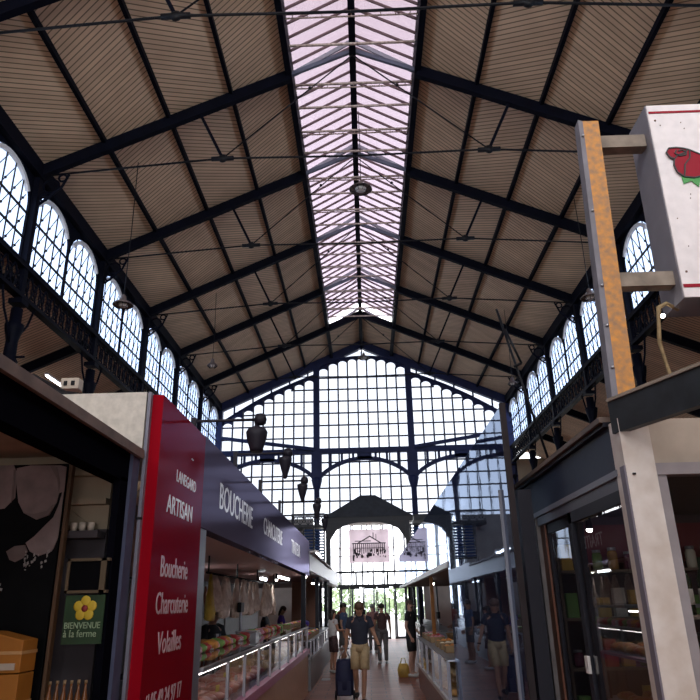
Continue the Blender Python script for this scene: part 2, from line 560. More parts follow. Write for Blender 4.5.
# clerestory windows: two arched lights per bay
wn = 0
PALE = mat('lit arch reveal', (.85, .86, .88), .7)  # pale colour paints the light that falls on the arch reveal
def clerestory(side, y0, y1, idx):
    x = side*8.06
    f = MB()
    ym = (y0+y1)/2; hw = (y1-y0)/2 - .02
    zs, zt = 11.05, 11.86
    N = 12
    a = []; b = []
    for i in range(N+1):
        th = pi*i/N
        yy = ym - hw*cos(th)*.97
        a.append((x, yy, zs + (zt-zs)*sin(th)))
        b.append((x, yy, 12.05))
    f.strip(a, b, (side*.05, 0, 0))
    f.box(min(x, x+side*.06), max(x, x+side*.06), y0, y0+.04, 9.45, 12.0)
    f.box(min(x, x+side*.06), max(x, x+side*.06), y1-.04, y1, 9.45, 12.0)
    f.box(min(x, x+side*.06), max(x, x+side*.06), y0, y1, 9.42, 9.52)
    o = f.build(f'window_{idx}', NAVY); o['kind'] = 'structure'
    g = MB()
    g.box(min(x+side*.05, x+side*.062), max(x+side*.05, x+side*.062), y0+.02, y1-.02, 9.48, 11.9)
    g.build('glass_pane', FROST, o)
    q = MB()
    def top(yy):
        t = max(-1, min(1, (yy-ym)/(hw*.97)))
        return zs + (zt-zs)*sqrt(max(0, 1-t*t))
    for k in range(1, 5):
        yy = y0 + (y1-y0)*k/5
        q.bar((x+side*.02, yy, 9.5), (x+side*.02, yy, top(yy)), .026)
    for k in range(1, 4):
        zz = 9.48 + k*.66
        if zz > 11.3: continue
        dy = hw*.97*sqrt(max(0, 1-((zz-zs)/(zt-zs))**2)) if zz > zs else hw
        q.bar((x+side*.02, ym-dy, zz), (x+side*.02, ym+dy, zz), .042)
    # diagonal wire reinforcement of the outer guard
    st = (y1-y0)/5
    for k in range(-4, 9):
        ya = y0+k*st
        p0 = [ya, 9.5]; p1 = [ya+4*st, 9.5+4*.66]
        if p0[0] < y0+.05: d = y0+.05-p0[0]; p0 = [y0+.05, 9.5+d*.66/st]
        if p1[0] > y1-.05: d = p1[0]-(y1-.05); p1 = [y1-.05, p1[1]-d*.66/st]
        # trim to the arch
        n = 0
        while p1[1] > top(p1[0])+.02 and n < 60:
            p1 = [p1[0]-.03, p1[1]-.03*.66/st]; n += 1
        if p1[0] <= p0[0]+.08 or p0[1] > 11.3: continue
        q.bar((x+side*.09, p0[0], p0[1]), (x+side*.09, p1[0], p1[1]), .017)
        for j in range(5):
            t = (j+.5)/4
            yy = ya + (j+.5)*st; zz = 9.5+(j+.5)*.66
            if y0+.1 < yy < y1-.1 and zz < top(yy)-.05: q.ball((x+side*.09, yy, zz), .036, 6, 4)
    q.build('glazing_bars', BLACKM, o)
    r = MB()
    pts = [(x-side*.0, ym-(hw-.09)*cos(pi*i/14), zs-.05+(zt-.05-zs)*sin(pi*i/14)) for i in range(2, 13)]
    r.arc(pts, .05, .09, (0, 0, 1)) if False else r.arc(pts, .10, .085, (1, 0, 0))
    r.build('arch_reveal', PALE, o)
for side in (-1, 1):
    for i in range(-1, 7):
        for h in (0, 1):
            wn += 1
            ya = 5.23 + L*i + .10 + h*2.10
            clerestory(side, ya, ya+2.10, wn)

# lean-to ceilings, outer walls and end walls of the side aisles
for side, nm in ((-1, 'left'), (1, 'right')):
    mb = MB()
    q = [(side*8.2, Y0, 9.38), (side*8.2, GY, 9.38), (side*15, GY, 6.4), (side*15, Y0, 6.4)]
    mb.add(q, [(0, 1, 2, 3)], [[(v[1], 0) for v in q]])
    t = [(v[0], v[1], v[2]+.1) for v in q]
    mb.add(t, [(3, 2, 1, 0)], [[(v[1], 0) for v in t]])
    struct(f'ceiling_aisle_{nm}', mb, BOARD)
    struct(f'wall_{nm}', MB().box(min(side*15, side*15.3), max(side*15, side*15.3), Y0, GY, 0, 6.6), mat('ochre plaster', (.42, .36, .28), .8, vary=.2, scale=1))
    for i in range(8):
        y = TY[i]
        if i == 7: continue
        o = MB().bar((side*8.2, y, 9.15), (side*15, y, 6.2), .14, .28).build('aisle_rafter', NAVY)
        tag(o, f'sloping dark rafter of the {nm} aisle behind {("the nearest" if i == 0 else ordn[i] if i < 6 else "the last free") } nave column'.replace('behind second', 'behind the second').replace('behind third', 'behind the third').replace('behind fourth', 'behind the fourth').replace('behind fifth', 'behind the fifth').replace('behind sixth', 'behind the sixth'), 'beam', 'side aisle rafters')
# arched end walls of the aisles
for side, nm in ((-1, 'left'), (1, 'right')):
    mb = MB(); cx = side*11.5; r = 2.6
    N = 16
    a = []; b = []
    for i in range(N+1):
        th = pi*i/N
        a.append((cx - r*cos(th), GY, 4.6 + r*.75*sin(th)))
        b.append((cx - r*cos(th), GY, 8.8))
    mb.strip(a, b, (0, .3, 0))
    x0, x1 = sorted((side*8.1, side*15.2))
    mb.box(x0, cx-r, GY, GY+.3, 0, 8.8); mb.box(cx+r, x1, GY, GY+.3, 0, 8.8)
    mb.box(cx-r, cx+r, GY, GY+.3, 0, 2.6)
    struct(f'wall_aisle_end_{nm}', mb, MATS['ochre plaster'])
    wn += 1
    f = MB()
    for k in range(1, 6):
        xx = cx - r + 2*r*k/6
        zt = 4.6 + r*.75*sqrt(max(0, 1-((xx-cx)/r)**2))
        f.bar((xx, GY+.1, 2.6), (xx, GY+.1, zt), .06)
    for z in (3.6, 4.6, 5.5):
        f.bar((cx-r*.97 if z < 5 else cx-r*.85, GY+.1, z), (cx+r*.97 if z < 5 else cx+r*.85, GY+.1, z), .06)
    pts = [(cx-1.2*cos(pi*i/12), GY+.1, 4.6+1.0*sin(pi*i/12)) for i in range(13)]
    f.tube(pts, .03, 6)
    o = f.build(f'window_{wn}', NAVY); o['kind'] = 'structure'

# ---------------------------------------------------------------- unseen wall behind the camera, added to dim the light; gate in the middle
mb = MB().box(-16, -1.6, Y0-.3, Y0, 0, 8.4).box(1.6, 16, Y0-.3, Y0, 0, 8.4).box(-1.6, 1.6, Y0-.3, Y0, 3.4, 8.4)
struct('wall_front_light_block', mb, MATS['ochre plaster'])

# ---------------------------------------------------------------- the glazed gable
GB = NAVYL
def top_curve(x):
    ax = abs(x)
    if ax <= 2.6:
        return 13.85 + 1.05*sqrt(max(0, 1-(ax/2.75)**2))
    t = (8-ax)/(8-2.6)
    return 11.15 + 2.75*t + .22*sin(pi*t)
gw = MB()
# rafter of the gable, posts, sill beam
for s in (-1, 1):
    gw.bar((s*8.05, GY, rz(8.05)+.12), (0, GY, rz(0)+.12), .3, .56)
    gw.box(s*8.0-.16, s*8.0+.16, GY-.15, GY+.15, 0, 12.1)
wb = struct('wall_back', gw, GB)
p = MB()
for s in (-1, 1):
    x = s*2.6
    p.box(x-.17, x+.17, GY-.16, GY+.16, 8.6, rz(x)+.1)
    p.box(x-.28, x+.28, GY-.18, GY+.18, 8.0, 9.5)
    p.lathe([(.24, 0), (.24, .4), (.17, .6), (.16, 4), (.15, 7.4), (.22, 7.6), (.3, 7.95), (.22, 8.05)], (x, GY, 0), 14)
p.build('gable_post', GB, wb)
p = MB()
p.box(-8, 8, GY-.13, GY+.13, 9.33, 9.62)
def spandrel(xc, hw, zt, zb):
    pts = [(xc-hw+2*hw*i/20, GY, zb+(zt-zb)*(1-((i-10)/10)**2)**.85) for i in range(21)]
    for i in range(20): p.bar(pts[i], pts[i+1], .2, .2, (0, 0, 1))
    n = int(2*hw/.58)
    for k in range(1, n):
        xx = xc-hw+2*hw*k/n
        zz = zb+(zt-zb)*max(0, (1-((xx-xc)/hw)**2))**.85
        if zz < 9.3: p.bar((xx, GY, zz), (xx, GY, 9.4), .13, .13)
    p.box(xc-.4, xc+.4, GY-.1, GY+.1, zt-.05, 9.4)
spandrel(0, 2.45, 9.05, 8.05)
for s in (-1, 1): spandrel(s*5.3, 2.5, 9.05, 8.1)
for s in (-1, 1):
    p.bar((s*2.7, GY-.25, 9.55), (s*7.8, GY-.25, 10.3), .18, .18)
p.build('gable_beam', GB, wb)
sc = MB(); grid = MB()
xsn = []
for c, a, b in ((0, -2.47, 2.47), (1, 2.73, 7.84), (-1, -7.84, -2.73)):
    n = 9
    w = (b-a)/n
    for k in range(n):
        xa = a+k*w; xb = xa+w; xc = (xa+xb)/2
        zt = min(top_curve(xa), top_curve(xb)) - .05
        r = w/2
        pts = [(xc - r*cos(pi*i/8), GY, zt - r*.9 + r*.9*sin(pi*i/8)) for i in range(9)]
        pa = pts; pb = [(q[0], GY, top_curve(q[0])+.02) for q in pts]
        sc.strip(pa, pb, (0, .08, 0))
        if k > 0: grid.bar((xa, GY, 5.9 if abs(xa) > 2.6 else 0.05), (xa, GY, zt-.05), .085)
    z = 6.1
    while z < 14.3:
        # limit horizontals to the glazed width under the curve
        if c == 0:
            lim = 2.47
            if z > 13.7: lim = 2.75*sqrt(max(0, 1-((z+.3-13.85)/1.05)**2)) if z+.3 > 13.85 else 2.47
            lim = min(2.47, lim)
            if lim > .4: grid.bar((-lim, GY, z), (lim, GY, z), .075)
        else:
            x_out = 7.84
            while x_out > 2.8 and top_curve(x_out)-.3 < z: x_out -= .1
            if x_out > 3.0: grid.bar((c*2.73, GY, z), (c*x_out, GY, z), .075)
        z += .69
sc.build('scalloped_tracery', GB, wb)
# thin rim following the tracery, and little posts up to the rafter
rim = MB()
N = 60
for i in range(N):
    xa = -7.9+15.8*i/N; xb = -7.9+15.8*(i+1)/N
    rim.bar((xa, GY, top_curve(xa)+.04), (xb, GY, top_curve(xb)+.04), .14, .07)
for k in range(-7, 8):
    xx = k*1.03
    if abs(abs(xx)-2.6) < .3: continue
    rim.bar((xx, GY, top_curve(xx)), (xx, GY, rz(xx)), .09)
rim.build('rim_moulding', GB, wb)
grid.build('glazing_bars', mat('slate grey bars', (.06, .065, .10), .5), wb)
wn += 1
o = struct(f'window_{wn}', MB().box(-7.9, 7.9, GY+.09, GY+.10, 5.9, 15.3), glass('gable glass', (.47, .48, .50)))
# low solid band each side behind the stalls
lw = MB().box(-8, -2.8, GY, GY+.2, 0, 5.9).box(2.8, 8, GY, GY+.2, 0, 5.9)
lw.build('low_panel', mat('light masonry', (.52, .50, .47), .8, vary=.2, scale=2), wb)

# ---------------------------------------------------------------- entrance lobby under the gable
SLATE = mat('slate roof', (.055, .065, .075), .55, vary=.4, scale=4)
WHITEW = mat('white window frame', (.78, .78, .80), .5)
DARKF = mat('anthracite frame', (.025, .028, .034), .5)
PY = 34.6
lob = thing('entrance_porch', 'slate roofed indoor porch with a wide shallow arch over the end doors', 'porch', (0.1, PY, 0))
m = MB()
v = [(-2.15, PY-.5, 5.72), (2.35, PY-.5, 5.72), (2.35, GY-.2, 5.72), (-2.15, GY-.2, 5.72), (-.28, PY+.7, 6.95), (.50, PY+.7, 6.95)]
m.add(v, [(0, 1, 5, 4), (1, 2, 5), (2, 3, 4, 5), (3, 0, 4), (3, 2, 1, 0)])
m.build('hipped_roof', SLATE, lob)
m = MB().box(-2.12, 2.32, PY-.45, PY-.3, 5.50, 5.72)
pts = [(-1.85+3.8*i/16, PY-.42, 4.85+.62*(1-abs((i-8)/8)**2.6)) for i in range(17)]
m.strip(pts, [(q[0], q[1], 5.55) for q in pts], (0, .12, 0))
m.build('arched_fascia', DARKF, lob)
for s, x in ((-1, -1.93), (1, 2.03)):
    q = MB().box(x-.11, x+.11, PY-.45, PY-.25, 0, 5.5)
    q.slab([(x-s*.1, PY-.40, 4.6), (x-s*.1, PY-.40, 5.2), (x-s*.5, PY-.40, 5.2)], (0, .08, 0))
    q.build('post', DARKF, lob)
MB().box(-2.1, 2.3, PY-.3, GY-.3, 5.45, 5.5).build('soffit', WHITEP, lob)

lv = mat('blue louvre', (.04, .10, .26), .5)
for x0, x1, lab in ((-3.15, -2.12, 'blue louvred screen left of the porch arch'), (2.2, 3.3, 'blue louvred screen right of the porch arch')):
    t = thing('louvre_screen', lab, 'screen', ((x0+x1)/2, PY-.2, 3.6), 'louvred screens beside the porch')
    f = MB()
    for x in (x0, x1, (x0+x1)/2): f.box(x-.04, x+.04, PY-.25, PY-.1, 0 if x != (x0+x1)/2 else 3.6, 5.35)
    f.box(x0, x1, PY-.25, PY-.1, 5.28, 5.36); f.box(x0, x1, PY-.25, PY-.1, 3.6, 3.68)
    f.build('frame', DARKF, t)
    sl = MB()
    for k in range(11):
        z = 3.74+k*.14
        sl.bar((x0, PY-.18, z), (x1, PY-.18, z), .09, .05, (0, .6, .8))
    sl.build('slat', lv, t)['kind'] = 'stuff'
t = thing('balcony_railing', 'dark cross-braced railing beside the left end of the porch roof', 'railing', (-2.9, PY-.2, 5.36))
r_ = MB()
for z in (5.4, 5.95): r_.bar((-3.75, PY-.2, z), (-2.1, PY-.2, z), .05)
for k in range(5):
    x = -3.75+k*.41
    r_.bar((x, PY-.2, 5.36), (x, PY-.2, 5.97), .04)
    if k < 4:
        r_.bar((x, PY-.2, 5.4), (x+.41, PY-.2, 5.95), .03); r_.bar((x, PY-.2, 5.95), (x+.41, PY-.2, 5.4), .03)
        r_.tube([(x+.2+.11*cos(a), PY-.22, 5.68+.16*sin(a)) for a in [2*pi*i/10 for i in range(11)]], .02, 5, False)
r_.build('railing_frame', DARKF, t)
MB().box(-3.8, -2.1, PY-.3, GY-.2, 5.28, 5.36).build('deck', DARKF, t)
for sgn in (1,):
    t = MB().box(2.36, 3.7, PY-.5, GY-.2, 5.5, 5.78).build('lobby_canopy', SLATE)
    tag(t, 'flat dark canopy reaching out right of the porch roof', 'canopy')

# glazed lobby screen with the doors
wn += 1
f = MB()
for x in (-1.43, -1.36, -.72, -.0, .72, 1.36, 1.92):
    f.box(x-.03, x+.03, GY-.62, GY-.55, 2.5, 5.5)
for z in (4.3, 3.9):
    f.box(-1.82, 1.92, GY-.61, GY-.56, z, z+.045)
struct(f'window_{wn}', f, WHITEW)
f = MB()
for x in (-.60, .98): f.box(x-.05, x+.05, GY-.64, GY-.54, 2.5, 3.2)
f.box(-1.82, 1.92, GY-.65, GY-.53, 3.10, 3.20)
f.box(-2.6, 2.9, GY-.68, GY-.50, 2.42, 2.56)
struct('trim_1', f, DARKF)
for i, (x0, x1) in enumerate(((-1.45, -.95), (-.93, -.44), (-.22, .42), (.44, 1.05), (1.25, 1.85))):
    f = MB()
    f.box(x0, x0+.05, GY-.63, GY-.57, .02, 2.42); f.box(x1-.05, x1, GY-.63, GY-.57, .02, 2.42)
    f.box(x0, x1, GY-.63, GY-.57, 2.34, 2.42); f.box(x0, x1, GY-.63, GY-.57, .02, .12)
    d = struct(f'door_{i+1}', f, DARKF)
    MB().box(x0+.05, x1-.05, GY-.605, GY-.595, .12, 2.34).build('glass_pane', CLEAR, d)
    MB().tube([(x1-.1, GY-.66, 1.0), (x1-.1, GY-.66, 1.4)], .015, 6).build('door_handle', STEEL, d)

# banner with an engraved view of a market hall
t = thing('hanging_banner', 'pale banner with a dark line drawing of a market hall under the porch arch', 'banner', (.1, GY-.75, 3.6))
MB().box(-.92, 1.12, GY-.76, GY-.75, 3.58, 5.22).build('cloth', mat('pale banner cloth', (.60, .53, .55), .8), t)
ink = mat('faded black ink', (.05, .04, .05), .8)
d = MB(); YB = GY-.775
d.slab([(-.5, YB, 4.55), (.15, YB, 4.90), (.15, YB, 4.84), (-.42, YB, 4.53)], (0, .01, 0))
d.slab([(.15, YB, 4.90), (.72, YB, 4.55), (.65, YB, 4.53), (.15, YB, 4.84)], (0, .01, 0))
d.box(-.75, .95, YB, YB+.01, 4.50, 4.55); d.box(-.62, .85, YB, YB+.01, 4.28, 4.31)
d.box(-.62, .2, YB, YB+.01, 4.70-.08, 4.74-.08)
rr = random.Random(4)
for k in range(16):
    x = -.72+k*.105
    d.box(x, x+.045, YB, YB+.01, 3.98+rr.uniform(0, .1), 4.5)
for k in range(34):
    x = rr.uniform(-.78, .98); z = rr.uniform(3.86, 4.22); w = rr.uniform(.03, .10)
    d.ball((x, YB, z), (w*.6, .008, w), 6, 4)
d.box(-.74, -.66, YB, YB+.01, 3.68, 3.92)
d.box(.3, .34, YB, YB+.01, 4.75, 5.05); d.box(.45, .48, YB, YB+.01, 4.7, 4.98)
d.build('drawing', ink, t)

bc = MATS['pale banner cloth'].node_tree
tl = bc.nodes.new('ShaderNodeBsdfTranslucent'); tl.inputs[0].default_value = (.80, .72, .75, 1)
ms = bc.nodes.new('ShaderNodeMixShader'); ms.inputs[0].default_value = .75
bc.links.new(bc.nodes['Principled BSDF'].outputs[0], ms.inputs[1]); bc.links.new(tl.outputs[0], ms.inputs[2])
bc.links.new(ms.outputs[0], bc.nodes['Material Output'].inputs[0])

# trees outside the doors
LEAF = mat('sunlit leaves', (.50, .60, .36), .7, vary=.5, scale=5, dark=(.24, .34, .18))
def tree(x, y, h, w, lab):
    rt = thing('street_tree', lab, 'tree', (x, y, 0), 'trees outside the entrance')
    MB().tube([(x, y, -.02), (x+.05, y, h*.4), (x, y, h*.6)], [.16, .12, .06], 8).build('trunk', mat('bark', (.10, .08, .06), .9, vary=.4), rt)
    c = MB(); rg = random.Random(int(x*10))
    for k in range(420):
        th = rg.uniform(0, 2*pi); ph = rg.uniform(-1, 1); rad = rg.uniform(.6, 1)
        px = x+w*rad*cos(th)*sqrt(1-ph*ph); py = y+w*rad*sin(th)*sqrt(1-ph*ph); pz = h*.55+h*.48*ph*rad
        a = Vector((rg.uniform(-1, 1), rg.uniform(-1, 1), rg.uniform(-1, 1))).normalized(); b = a.orthogonal().normalized()
        s = rg.uniform(.14, .30)
        q = Vector((px, py, pz))
        c.add([q-a*s, q+b*s*.6, q+a*s, q-b*s*.6], [(0, 1, 2, 3)])
    c.build('crown', LEAF, rt)
tree(-2.0, 52, 3.0, 1.4, 'leafy green tree seen through the leftmost end doors')
tree(2.9, 52, 3.1, 1.5, 'leafy green tree seen through the rightmost end doors')
tree(.7, 58, 2.6, 1.2, 'smaller green tree seen through the middle end doors')

# ---------------------------------------------------------------- lamps hanging from the roof
BULB = mat('lamp glass', (.8, .75, .7), .3)
def pendant(x, y, z, ztop, r, lab):
    t = thing('pendant_lamp', lab, 'lamp', (x, y, z), 'dish lamps hung under the roof')
    MB().tube([(x, y, max(ztop, rz(x)+.31) if abs(x) > SK else ztop), (x+.02, y, (z+ztop)/2), (x, y, z+.25)], .012, 5).build('cable', BLACKM, t)
    MB().lathe([(.03, .28), (.06, .24), (.08, .12), (r*.8, .05), (r, 0), (r*.96, -.02), (r*.7, .03), (.05, .08)], (x, y, z), 24).build('shade', mat('tarnished shade', (.20, .16, .15), .5, .4), t)
    MB().ball((x, y, z+.0), (r*.5, r*.5, .07), 14, 6).build('diffuser', BULB, t)
    g = MB()
    for k in range(10):
        a = 2*pi*k/10
        g.tube([(x+r*.98*cos(a), y+r*.98*sin(a), z-.01), (x+r*.5*cos(a), y+r*.5*sin(a), z-.10)], .008, 4)
    g.tube([(x+r*.5*cos(2*pi*k/16), y+r*.5*sin(2*pi*k/16), z-.10) for k in range(17)], .008, 4, False)
    g.build('wire_guard', BLACKM, t)
pendant(.12, 16.2, 12.75, 15.5, .33, 'dish lamp under the middle of the skylight')
pendant(.12, 33.4, 13.9, 15.4, .33, 'dish lamp hanging at the far end before the gable apex')
pendant(-6.0, 15.25, 8.9, 12.95, .26, 'dish lamp on a long cable before the left clerestory')
pendant(6.4, 17.0, 9.5, 12.8, .27, 'dish lamp on a long cable before the right clerestory, beside the pole')
pendant(-5.7, 23.9, 10.3, 13.05, .2, 'small dish lamp on a cable before the fourth left windows')
pendant(6.1, 26.0, 9.9, 12.9, .2, 'small dish lamp on a cable before the far right windows')

# ---------------------------------------------------------------- near left shop
SOFF = mat('beige soffit', (.50, .40, .31), .7, vary=.15)
INNER = mat('dark interior', (.05, .04, .045), .8)
XL = -1.42
ns = thing('delicatessen', 'dark framed shop front with an open bay at the near left', 'shop', (XL, 4.0, 0))
m = MB().box(XL-.10, XL, -1.0, 3.98, 2.42, 2.60)
m.build('header_beam', mat('near black beam', (.004, .004, .007), .7, spec=.0), ns)
m = MB().box(XL-.04, XL, 3.86, 3.98, 0, 2.44)
m.build('jamb', MATS['near black beam'], ns)
MB().box(XL-.08, XL+.02, 3.98, 4.10, 0, 2.60).build('corner_post', mat('blue grey post', (.08, .09, .15), .5, spec=.2, vary=.2), ns)
m = MB().box(XL-.45, XL+.02, -1.0, 4.10, 2.60, 2.63)
m.build('canopy_board', mat('canopy board', (.09, .065, .055), .6, spec=.1, vary=.3), ns)
m = MB().box(XL+.02, XL+.045, -1.0, 4.10, 2.585, 2.64)
m.build('canopy_edge', mat('tarnished wood edge', (.22, .16, .13), .6, vary=.4), ns)
m = MB().box(-5.2, XL-.10, -1.0, 4.1, 2.60, 2.64)
m.build('ceiling_panel', SOFF, ns)
m = MB().box(-5.2, XL-.12, 4.04, 4.10, 0, 2.16)
m.build('rear_partition', INNER, ns)
m = MB().box(-5.2, XL-.12, 4.04, 4.10, 2.16, 2.60)
for z in (2.30, 2.47): m.box(-5.2, XL-.12, 3.98, 4.04, z, z+.035)
m.slab([(-1.95, 4.02, 2.30), (-1.80, 4.02, 2.30), (-1.62, 4.02, 2.17), (-1.74, 4.02, 2.17)], (0, .02, 0))
m.build('rear_bulkhead', mat('beige bulkhead', (.36, .28, .19), .7, vary=.1), ns)
MB().box(-5.2, -5.15, -1, 4.1, 0, 2.6).build('side_wall', INNER, ns)
MB().box(-1.712, -1.694, 3.82, 3.86, .0, 2.58).build('mullion', mat('brown wood strip', (.09, .045, .02), .5), ns)

# poster of a cook at work, seen from chest to hips
t = thing('photo_poster', 'large dim poster photograph of a cook in a white jacket', 'poster', (-2.2, 3.86, 0.9))
MB().box(-2.9, -1.74, 3.86, 3.875, .9, 2.52).build('panel', mat('poster black', (.006, .006, .007), .7, spec=.1, vary=.5, scale=6), t)
J1 = mat('poster jacket', (.30, .22, .21), .7, vary=.35, scale=9)
J2 = mat('poster jacket shade', (.20, .145, .135), .7, vary=.3, scale=12)
J3 = mat('poster stripes', (.34, .31, .29), .7)
j = MB()
def flat(mb, pts, y=3.855): mb.slab([(a, y, b) for a, b in pts], (0, .004, 0))
flat(j, [(-2.9, 2.50), (-2.063, 2.52), (-2.037, 2.477), (-2.024, 2.328), (-2.077, 2.269), (-2.9, 2.20)])
flat(j, [(-2.041, 2.50), (-1.96, 2.515), (-1.781, 2.51), (-1.746, 2.50), (-1.742, 2.357), (-1.77, 2.35), (-1.777, 2.298), (-1.81, 2.226), (-1.881, 2.202), (-1.961, 2.242), (-2.001, 2.303), (-2.031, 2.415)])
j.build('jacket', J1, t)['kind'] = 'stuff'
j = MB()
flat(j, [(-1.742, 2.363), (-1.742, 2.10), (-1.76, 2.04), (-1.77, 2.025), (-1.84, 2.002), (-1.892, 2.028), (-1.923, 2.075), (-1.88, 2.109), (-1.827, 2.167), (-1.784, 2.213), (-1.762, 2.285), (-1.752, 2.352)], 3.852)
j.build('sleeve', J1, t)
j = MB()
flat(j, [(-1.961, 2.242), (-1.881, 2.202), (-1.81, 2.226), (-1.794, 2.286), (-1.826, 2.25), (-1.898, 2.234)], 3.850)
flat(j, [(-1.842, 2.508), (-1.80, 2.50), (-1.77, 2.407), (-1.772, 2.358), (-1.791, 2.433)], 3.850)
flat(j, [(-2.055, 2.49), (-2.046, 2.49), (-2.030, 2.33), (-2.040, 2.30)], 3.850)
j.build('cloth_folds', J2, t)['kind'] = 'stuff'
j = MB()
flat(j, [(-2.026, 2.031), (-1.982, 2.059), (-1.922, 2.064), (-1.904, 2.028), (-1.923, 1.994), (-1.968, 1.973), (-2.0, 1.985)], 3.851)
j.build('hand', J2, t)
j = MB()
for k in range(6):
    z = 1.985-k*.026
    flat(j, [(-2.30, z+.05), (-2.075+k*.012, z-.02), (-2.078+k*.012, z-.032), (-2.30, z+.038)], 3.85)
for k in range(26):
    x = -1.93+R.random()*.14+.0; z = 1.93+R.random()*.10-(x+1.86)*.0; w_ = R.uniform(.003, .010); h_ = R.uniform(.004, .022)
    flat(j, [(x, z), (x+w_, z+h_*.4), (x+w_*1.5, z-h_*.5), (x+w_*.4, z-h_)], 3.85)
j.build('striped_cloth', J3, t)['kind'] = 'stuff'

t = thing('menu_board', 'small black chalkboard in a thin wooden frame above the flower sign', 'board', (-1.525, 3.84, 1.80))
MB().box(-1.645, -1.430, 3.83, 3.845, 1.805, 1.975).build('slate', mat('slate black', (.006, .006, .007), .8, spec=.0), t)
m = MB()
for a in ((-1.655, -1.423, 1.967, 1.982), (-1.655, -1.423, 1.80, 1.815)): m.box(a[0], a[1], 3.82, 3.85, a[2], a[3])
for a in ((-1.655, -1.640), (-1.438, -1.468)): m.box(a[0], a[1], 3.82, 3.85, 1.8, 1.982)
m.build('frame', mat('thin wood frame', (.11, .075, .04), .6), t)

t = thing('farm_sign', 'green square sign with a yellow flower behind the near left shop opening', 'sign', (-1.525, 3.84, 1.55))
MB().box(-1.645, -1.430, 3.83, 3.84, 1.545, 1.79).build('panel', mat('sign green', (.018, .06, .016), .6, vary=.6, scale=7), t)
fl = MB()
cx, cz = -1.533, 1.722
for k in range(5):
    a = pi/2+2*pi*k/5
    fl.ball((cx+.038*cos(a), 3.826, cz+.038*sin(a)), (.028, .006, .028), 12, 6)
fl.build('petal', mat('petal yellow', (.60, .42, .03), .6), t)['kind'] = 'stuff'
MB().ball((cx, 3.822, cz), (.018, .008, .018), 12, 6).build('flower_heart', mat('flower heart', (.22, .02, .02), .6), t)
LT = mat('sign letters', (.30, .40, .25), .6)
text('lettering', 'BIENVENUE', LT, t, (-1.637, 3.828, 1.622), .046, '-y', .82)
text('lettering', 'à la ferme', LT, t, (-1.637, 3.828, 1.580), .052, '-y', .86)

ORG = mat('orange card box', (.42, .15, .015), .6, vary=.15)
CRD = mat('pale card', (.5, .42, .34), .6)
for k, (z0, lab) in enumerate(((1.43, 'upper orange gable-topped box bottom left, before the poster'), (1.20, 'lower orange box bottom left, under the gable-topped one'))):
    t = thing('gift_box', lab, 'box', (-1.93, 3.70, z0), 'orange boxes before the poster')
    q = MB()
    if k == 0:
        q.slab([(-2.16, 3.60, z0), (-1.735, 3.60, z0), (-1.735, 3.60, z0+.15), (-1.90, 3.60, z0+.19), (-1.96, 3.60, z0+.195), (-2.16, 3.60, z0+.16)], (0, .16, 0))
    else: q.box(-2.16, -1.735, 3.60, 3.76, z0, z0+.225)
    q.build('carton', ORG, t, bevel=.004)
    MB().box(-2.162, -1.733, 3.596, 3.764, z0+.085, z0+.10).build('band', mat('tan band', (.55, .30, .12), .6), t)
    MB().box(-1.87, -1.76, 3.592, 3.598, z0+.015, z0+.045).build('label', CRD, t)
MB_ = MB().box(-2.8, -1.55, 3.45, 3.80, .0, 1.20).build('shop_counter', INNER)
tag(MB_, 'dark counter under the orange boxes at the bottom left', 'counter')
bt = None
for k in range(8):
    x = -1.60+.024*k; y = 3.66+.03*(k % 3)
    if bt is None:
        bt = thing('glass_bottle', 'small amber bottle with a pale cap by the near left opening', 'bottle', (x, y, 1.20), 'amber bottles on the near left counter')
        MB().lathe([(.013, 0), (.014, .11), (.007, .14), (.006, .17)], (x, y, 1.20), 10).build('body', mat('amber bottle', (.16, .06, .02), .25), bt)
        MB().lathe([(.008, .17), (.008, .185)], (x, y, 1.20), 8).build('cap', mat('pale cap', (.25, .16, .08), .4), bt)
    else:
        c = copy_tree(bt); c.location = (x, y, 1.20)
t = MB().box(-2.62, XL-.12, 3.9, 4.02, 2.10, 2.14).build('wall_shelf', INNER)
tag(t, 'dark narrow shelf under the beige bulkhead of the near left shop', 'shelf')
cp = None
for k in range(9):
    x = -1.60-.05*(k % 3)-.16*(k//3)
    if cp is None:
        cp = tag(MB().lathe([(.016, 0), (.022, .03), (.02, .05)], (x, 3.95, 2.14), 10).build('tea_cup', CRD, loc=(x, 3.95, 2.14)), 'small pale cup on the dark shelf of the near left shop', 'cup', 'cups on the near left shelf')
    else:
        c = cp.copy(); COL.objects.link(c); c.location = (x, 3.95, 2.14)

t = thing('cable_duct', 'bent black pipe lying over the near left shop roof', 'pipe', (-2.3, 4.1, 2.68))
MB().tube([(-3.2, 5.6, 3.6), (-2.9, 5.5, 3.62), (-2.55, 5.4, 3.42), (-2.1, 5.4, 3.34), (-1.8, 5.6, 3.34)], .05, 8).build('pipe', BLACKM, t)
MB().bar((-2.6, 5.4, 2.95), (-2.6, 5.4, 3.4), .05).build('prop', BLACKM, t)
t = thing('junction_box', 'small pale electrical box with two sockets above the white fascia', 'socket box', (-2.55, 5.6, 3.50))
MB().box(-2.64, -2.48, 5.5, 5.6, 3.52, 3.62).build('case', CRD, t, bevel=.006)
for x in (-2.61, -2.545): MB().box(x, x+.03, 5.49, 5.5, 3.55, 3.59).build('socket', BLACKM, t)

